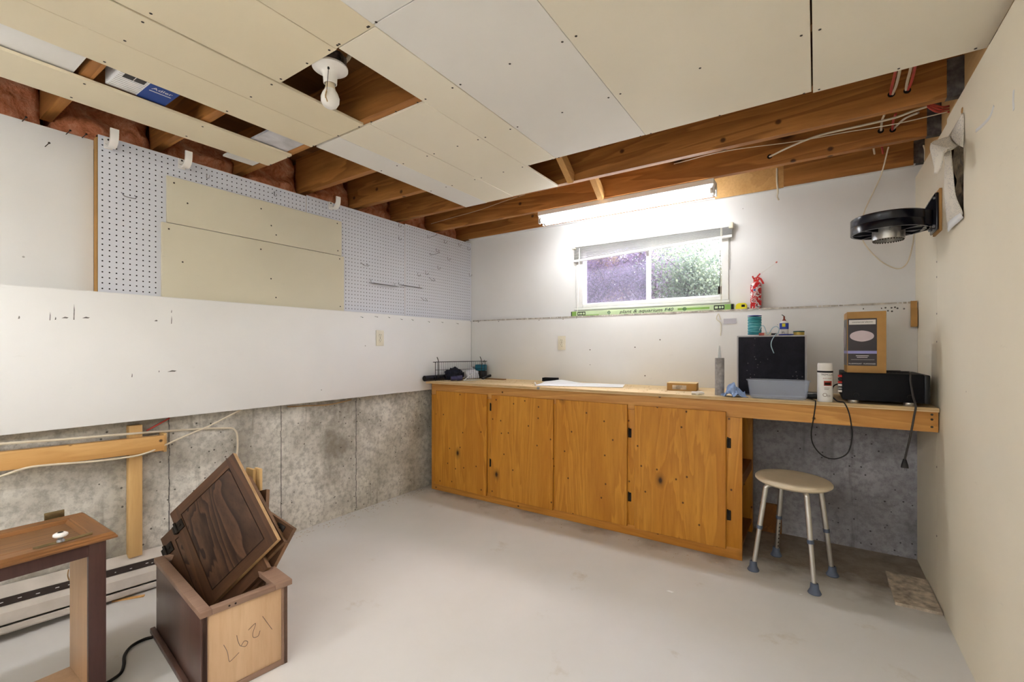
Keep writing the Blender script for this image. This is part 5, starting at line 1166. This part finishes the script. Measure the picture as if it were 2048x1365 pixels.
# honey oak raised-frame door lying flat on the carcass
DZ = CHt + .0008
dl = thing('cabinet_door', 'honey oak cabinet door with a white knob lying on the carcass', 'door', (0, 0, DZ))
x0, x1, y1, y0 = CX0 - .012, CX1 + .010, CY1 + .030, CY1 - .43
fw_ = .070
def moulded(name, pts2d, p0, p1, inward, mat):
    bm = nb(); p0 = Vector(p0); p1 = Vector(p1); d = (p1 - p0); L = d.length; d.normalize(); iw = Vector(inward)
    M = basis(iw, (0, 0, 1), d, p0); prism(bm, pts2d, 0, L, M)
    # mitre both ends
    for v in bm.verts:
        q = v.co - p0; a = q.dot(iw); b = q.dot(d)
        if b < 1e-5: v.co += d * a
        elif b > L - 1e-5: v.co -= d * a
    return obj(name, bm, mat, dl, ang=25)
PR = [(0, 0), (0, .007), (.004, .010), (.004, .013), (.010, .018), (.013, .020), (fw_ - .016, .020), (fw_ - .013, .018), (fw_ - .008, .019), (fw_, .010), (fw_, 0)]
moulded('rail', PR, (x0, y1, 0), (x1, y1, 0), (0, -1, 0), 'oak_lt_frame'); moulded('rail', PR, (x1, y0, 0), (x0, y0, 0), (0, 1, 0), 'oak_lt_frame')
moulded('stile', PR, (x1, y1, 0), (x1, y0, 0), (-1, 0, 0), 'oak_lt_frame_y'); moulded('stile', PR, (x0, y0, 0), (x0, y1, 0), (1, 0, 0), 'oak_lt_frame_y')
bm = nb(); box(bm, (x0 + fw_ - .004, y0 + fw_ - .004, .002), (x1 - fw_ + .004, y1 - fw_ + .004, .009)); center_origin(obj('panel', bm, 'oak_lt', dl))
kp = onz(119, 1072, DZ + .02); kx, ky = x1 - .040, kp.y - .012
bm = nb(); rbox(bm, (kx - .009, ky - .055, .0202), (kx + .009, ky + .055, .0222), .001); cyl(bm, (kx, ky - .06, .0203), (kx, ky + .075, .0215), .005, seg=10); obj('back_plate', bm, 'brass', dl)
bm = nb(); lathe(bm, [(0, .0375), (.0145, .0375), (.0180, .041), (.0175, .046), (.012, .0495), (0, .051)], (kx, ky, 0), 28); kn = obj('knob', bm, 'white_pl', dl)
bm = nb(); lathe(bm, [(0, .0222), (.011, .0222), (.010, .026), (.0065, .030), (.0065, .0374), (0, .0374)], (kx, ky, 0), 20); obj('knob_stem', bm, 'steel', kn)
bm = nb(); lathe(bm, [(0, .0524), (.006, .0515), (.0075, .0503)], (kx, ky, 0), 14); obj('knob_screw', bm, 'bronze', kn)
bm = nb(); hyy = onz(106, 1027, DZ + .03).y; rbox(bm, (x0 - .010, hyy - .026, .012), (x0 - .004, hyy + .026, .040), .0015); rbox(bm, (x0 - .006, hyy - .014, .010), (x0 + .004, hyy + .014, .018), .002); cyl(bm, (x0 - .004, hyy - .018, .014), (x0 - .004, hyy + .018, .014), .004, seg=10)
for s in (-1, 1): lathe(bm, [(.0035, .0004), (.0045, .0006), (.005, 0)], seg=10, M=basis((0, 1, 0), (0, 0, 1), (1, 0, 0), (x0 - .004, hyy + s * .018, .031)))
obj('hinge', bm, 'brass', dl)

# black cord on the floor between the two cabinets
c8p = lambda x, y, z=.006: onz(x / 2.505, 820 + y / 2.505, z)
cable('floor_cord', [c8p(765, 1140), c8p(720, 1152), c8p(660, 1185), c8p(625, 1230), c8p(620, 1280), c8p(605, 1320), c8p(560, 1355), c8p(500, 1390), c8p(430, 1430)], .0055, 'cord', 'black power cord snaking over the floor beside the open cabinet', 'cord', n=8, seg=10)

# small litter on the floor and worktop: sawdust, chips, plaster crumbs
bm = nb()
def chip(x, y, z, s):
    a = rnd.random() * 6.28; u = Vector((math.cos(a), math.sin(a), 0)); w = Vector((-u.y, u.x, 0)); c = Vector((x, y, z + .0006)); l = s * (.6 + rnd.random()); t = s * .35
    box(bm, (-l / 2, -t / 2, -.0005), (l / 2, t / 2, .0008), 0, basis(u, w, (0, 0, 1), c))
for k in range(150):
    p = rnd.random(); chip(XCON + .02 + abs(rnd.gauss(0, .06)), -2.0 + 1.5 * rnd.random(), 0, .009)
for k in range(60): chip(.1 + rnd.random() * 2.2, -.53 - abs(rnd.gauss(0, .05)), 0, .008)
lt_ = obj('floor_litter', bm, 'pulp'); lt_['kind'] = 'stuff'; tag(lt_, 'scattered sawdust crumbs and chips along the walls on the floor', 'litter')
bm = nb()
for k in range(140): chip(.15 + rnd.random() * 1.9, -.50 + rnd.random() * .48, BZ, .008)
lt_ = obj('worktop_litter', bm, 'raw_edge'); lt_['kind'] = 'stuff'; tag(lt_, 'sawdust and wood crumbs strewn over the worktop', 'litter')
for i, (px, py, s) in enumerate(((1340, 1184, .016), (1602, 1190, .008))):
    p = onz(px, py, .0); bm = nb(); prism(bm, [(-s, -s * .3), (s * .6, -s * .4), (s, s * .2), (-s * .4, s * .4)], .0004, .0016); tag(obj('paper_scrap', bm, 'paper', loc=p), ('larger' if i == 0 else 'smaller') + ' white paper scrap on the grey floor in front of the cabinet', 'scrap')
p = onz(257, 1199, 0); bm = nb(); rbox(bm, (-.06, -.008, .0006), (.06, .008, .006), .001); tag(obj('wood_sliver', bm, 'joist_pale_y', loc=p, rot=(0, 0, 1.0)), 'pale wood sliver on the floor below the heater', 'wood')

# nails along the torn ledge edges
for i in range(16):
    if i < 8: p = onx(720 + i * 27 + rnd.uniform(-6, 6), 633 + i * 1.6 + rnd.uniform(-2, 3), XL); dv = Vector((.022, rnd.uniform(-.01, .01), -.006))
    else: p = ony(960 + (i - 8) * 40 + rnd.uniform(-8, 8) + (520 if i > 13 else 0), 641 - (i - 8) * 1.4 + rnd.uniform(-1, 3) - (16 if i > 13 else 0), YLOW); dv = Vector((rnd.uniform(-.01, .01), -.018, -.006))
    bm = nb(); cyl(bm, (0, 0, 0), dv, .0011, seg=6); cyl(bm, dv, dv * 1.06, .003, seg=8)
    tag(obj('nail', bm, 'screw', loc=p), 'small nail driven in along the left ledge' if i < 8 else 'small nail driven in along the back ledge', 'nail', 'nails along the left ledge' if i < 8 else 'nails along the back ledge')

for px, py0, py1, w in ((148, 608, 640, .004), (100, 624, 641, .003), (111, 634, 640, .004), (343, 620, 626, .004), (343, 632, 648, .004), (38, 632, 638, .006), (130, 634, 637, .022), (172, 634, 637, .026), (312, 640, 643, .014), (344, 741, 744, .040), (318, 741, 745, .004), (264, 747, 755, .004)):
    a = onx(px, py0, XL); b = onx(px, py1, XL); bm = nb(); prism(bm, [(-w / 2, 0), (w * .3, 0), (w / 2, (a.z - b.z) * .6), (0, a.z - b.z)], 0, .0004, basis((0, 1, 0), (0, 0, 1), (1, 0, 0), (XL, b.y, b.z))); obj('scuff_mark', bm, 'scuff', wl)
for px, py in ((1771, 616), (1776, 622), (1783, 616), (1784, 623), (1795, 617), (1790, 615), (1808, 618), (1180, 700), (1270, 695), (1320, 680), (1290, 752)):
    bm = nb(); lathe(bm, [(0, .0006), (.004, .0005), (.005, 0)], seg=7, M=face_y(ony(px, py, YLOW))); obj('nail_hole', bm, 'scuff', wbk)
for pts in ([(1952, 262), (1966, 250), (1980, 234), (1988, 212)], [(2028, 180), (2027, 200), (2028, 220)]):
    bm = nb(); q = [onx(*p, XR - .0002) for p in pts]; tube(bm, spline(q, 4), .006, 6); 
    for v in bm.verts: v.co.x = XR - .0002 if v.co.x > XR - .001 else XR - .0012
    obj('plaster_smear', bm, 'white', wr)

# ------------------------------------------------------------------ outside the window
bm = nb(); N = 20; G = []
for i in range(N + 1):
    row = []
    for k in range(N + 1): x = -14 + 28 * i / N; y = .28 + 18 * k / N; row.append(bm.verts.new((x, y, 1.36 + .16 * y + .06 * noise.noise(Vector((x, y, 0))))))
    G.append(row)
for i in range(N):
    for k in range(N): bm.faces.new((G[i][k], G[i + 1][k], G[i + 1][k + 1], G[i][k + 1]))
struct(obj('ground', bm, 'soil'))
def shrub(name, c, rad, hgt, nleaf, mat, label, leaf=.045, nst=16, twiggy=False, seed=1, narrow=.4):
    r = random.Random(seed); t = thing(name, label, 'shrub', c, group='shrubs outside the window'); V = []; F = []; bm = nb(); tips = []
    for s in range(nst):
        a = r.random() * 6.28; lean = r.random() * rad; p0 = Vector((r.uniform(-.12, .12), r.uniform(-.12, .12), 0)); p2 = Vector((math.cos(a) * lean, math.sin(a) * lean, hgt * (.55 + .45 * r.random()))); p1 = p0.lerp(p2, .5) + Vector((r.uniform(-.1, .1), r.uniform(-.1, .1), .12 * hgt))
        pts = spline([p0, p1, p2], 6); tube(bm, pts, .008, 5, radii=[.010 - .0085 * i / (len(pts) - 1) for i in range(len(pts))]); tips.append(pts)
        for q in range(5 if twiggy else 2):
            b = pts[r.randrange(4, len(pts))]; e = b + Vector((r.uniform(-.35, .35), r.uniform(-.35, .35), r.uniform(-.05, .4))); m_ = b.lerp(e, .5) + Vector((0, 0, .06)); tw = spline([b, m_, e], 4); tube(bm, tw, .003, 4); tips.append(tw)
    obj('branches', bm, 'twig', t)
    for i in range(nleaf):
        pts = r.choice(tips); b = pts[r.randrange(0, len(pts))] + Vector((r.gauss(0, .13), r.gauss(0, .13), r.gauss(0, .10)))
        u = Vector((r.gauss(0, 1), r.gauss(0, 1), r.gauss(0, 1))).normalized(); w = u.orthogonal().normalized(); w.rotate(Matrix.Rotation(r.random() * 6.28, 3, u)); l = leaf * r.uniform(.6, 1.3); n = len(V)
        V += [b, b + u * l * .5 + w * l * narrow, b + u * l, b + u * l * .5 - w * l * narrow]; F.append((n, n + 1, n + 2, n + 3))
    me = bpy.data.meshes.new('foliage'); me.from_pydata([tuple(v) for v in V], [], F); me.update(); me.materials.append(MAT[mat]); o = bpy.data.objects.new('foliage', me); COL.objects.link(o); o.parent = t; o['kind'] = 'stuff'
def gz(y): return 1.33 + .16 * y
shrub('shrub', (.45, 1.70, gz(1.7)), .50, .46, 4600, 'leaf_purple', 'purplish twiggy shrub outside the left window pane', .032, 30, True, 3, .22)
shrub('shrub', (1.08, 1.80, gz(1.7)), .45, .52, 7000, 'leaf_purple', 'purplish shrub outside behind the middle window bar', .03, 22, True, 4, .25)
shrub('shrub', (1.66, 1.72, gz(1.7)), .40, .32, 9000, 'leaf_green', 'green leafy bush low outside the right window pane', .028, 20, False, 5)
shrub('shrub', (.10, 3.1, gz(3.1)), .75, .80, 7000, 'leaf_gold', 'golden leafed shrub outside behind the purple ones', .05, 22, False, 6)
shrub('shrub', (1.05, 3.2, gz(3.2)), .60, .42, 6500, 'leaf_green', 'pale green bush further outside the right window pane', .04, 18, False, 7)
shrub('shrub', (-1.1, 3.2, gz(3.2)), .8, 1.0, 4200, 'leaf_gold', 'golden leafed shrub outside at the far left of the window', .05, 20, False, 8)
shrub('shrub', (-.55, 1.7, gz(1.7)), .5, .7, 3600, 'leaf_purple', 'purplish shrub outside beyond the left window edge', .032, 18, True, 9, .25)
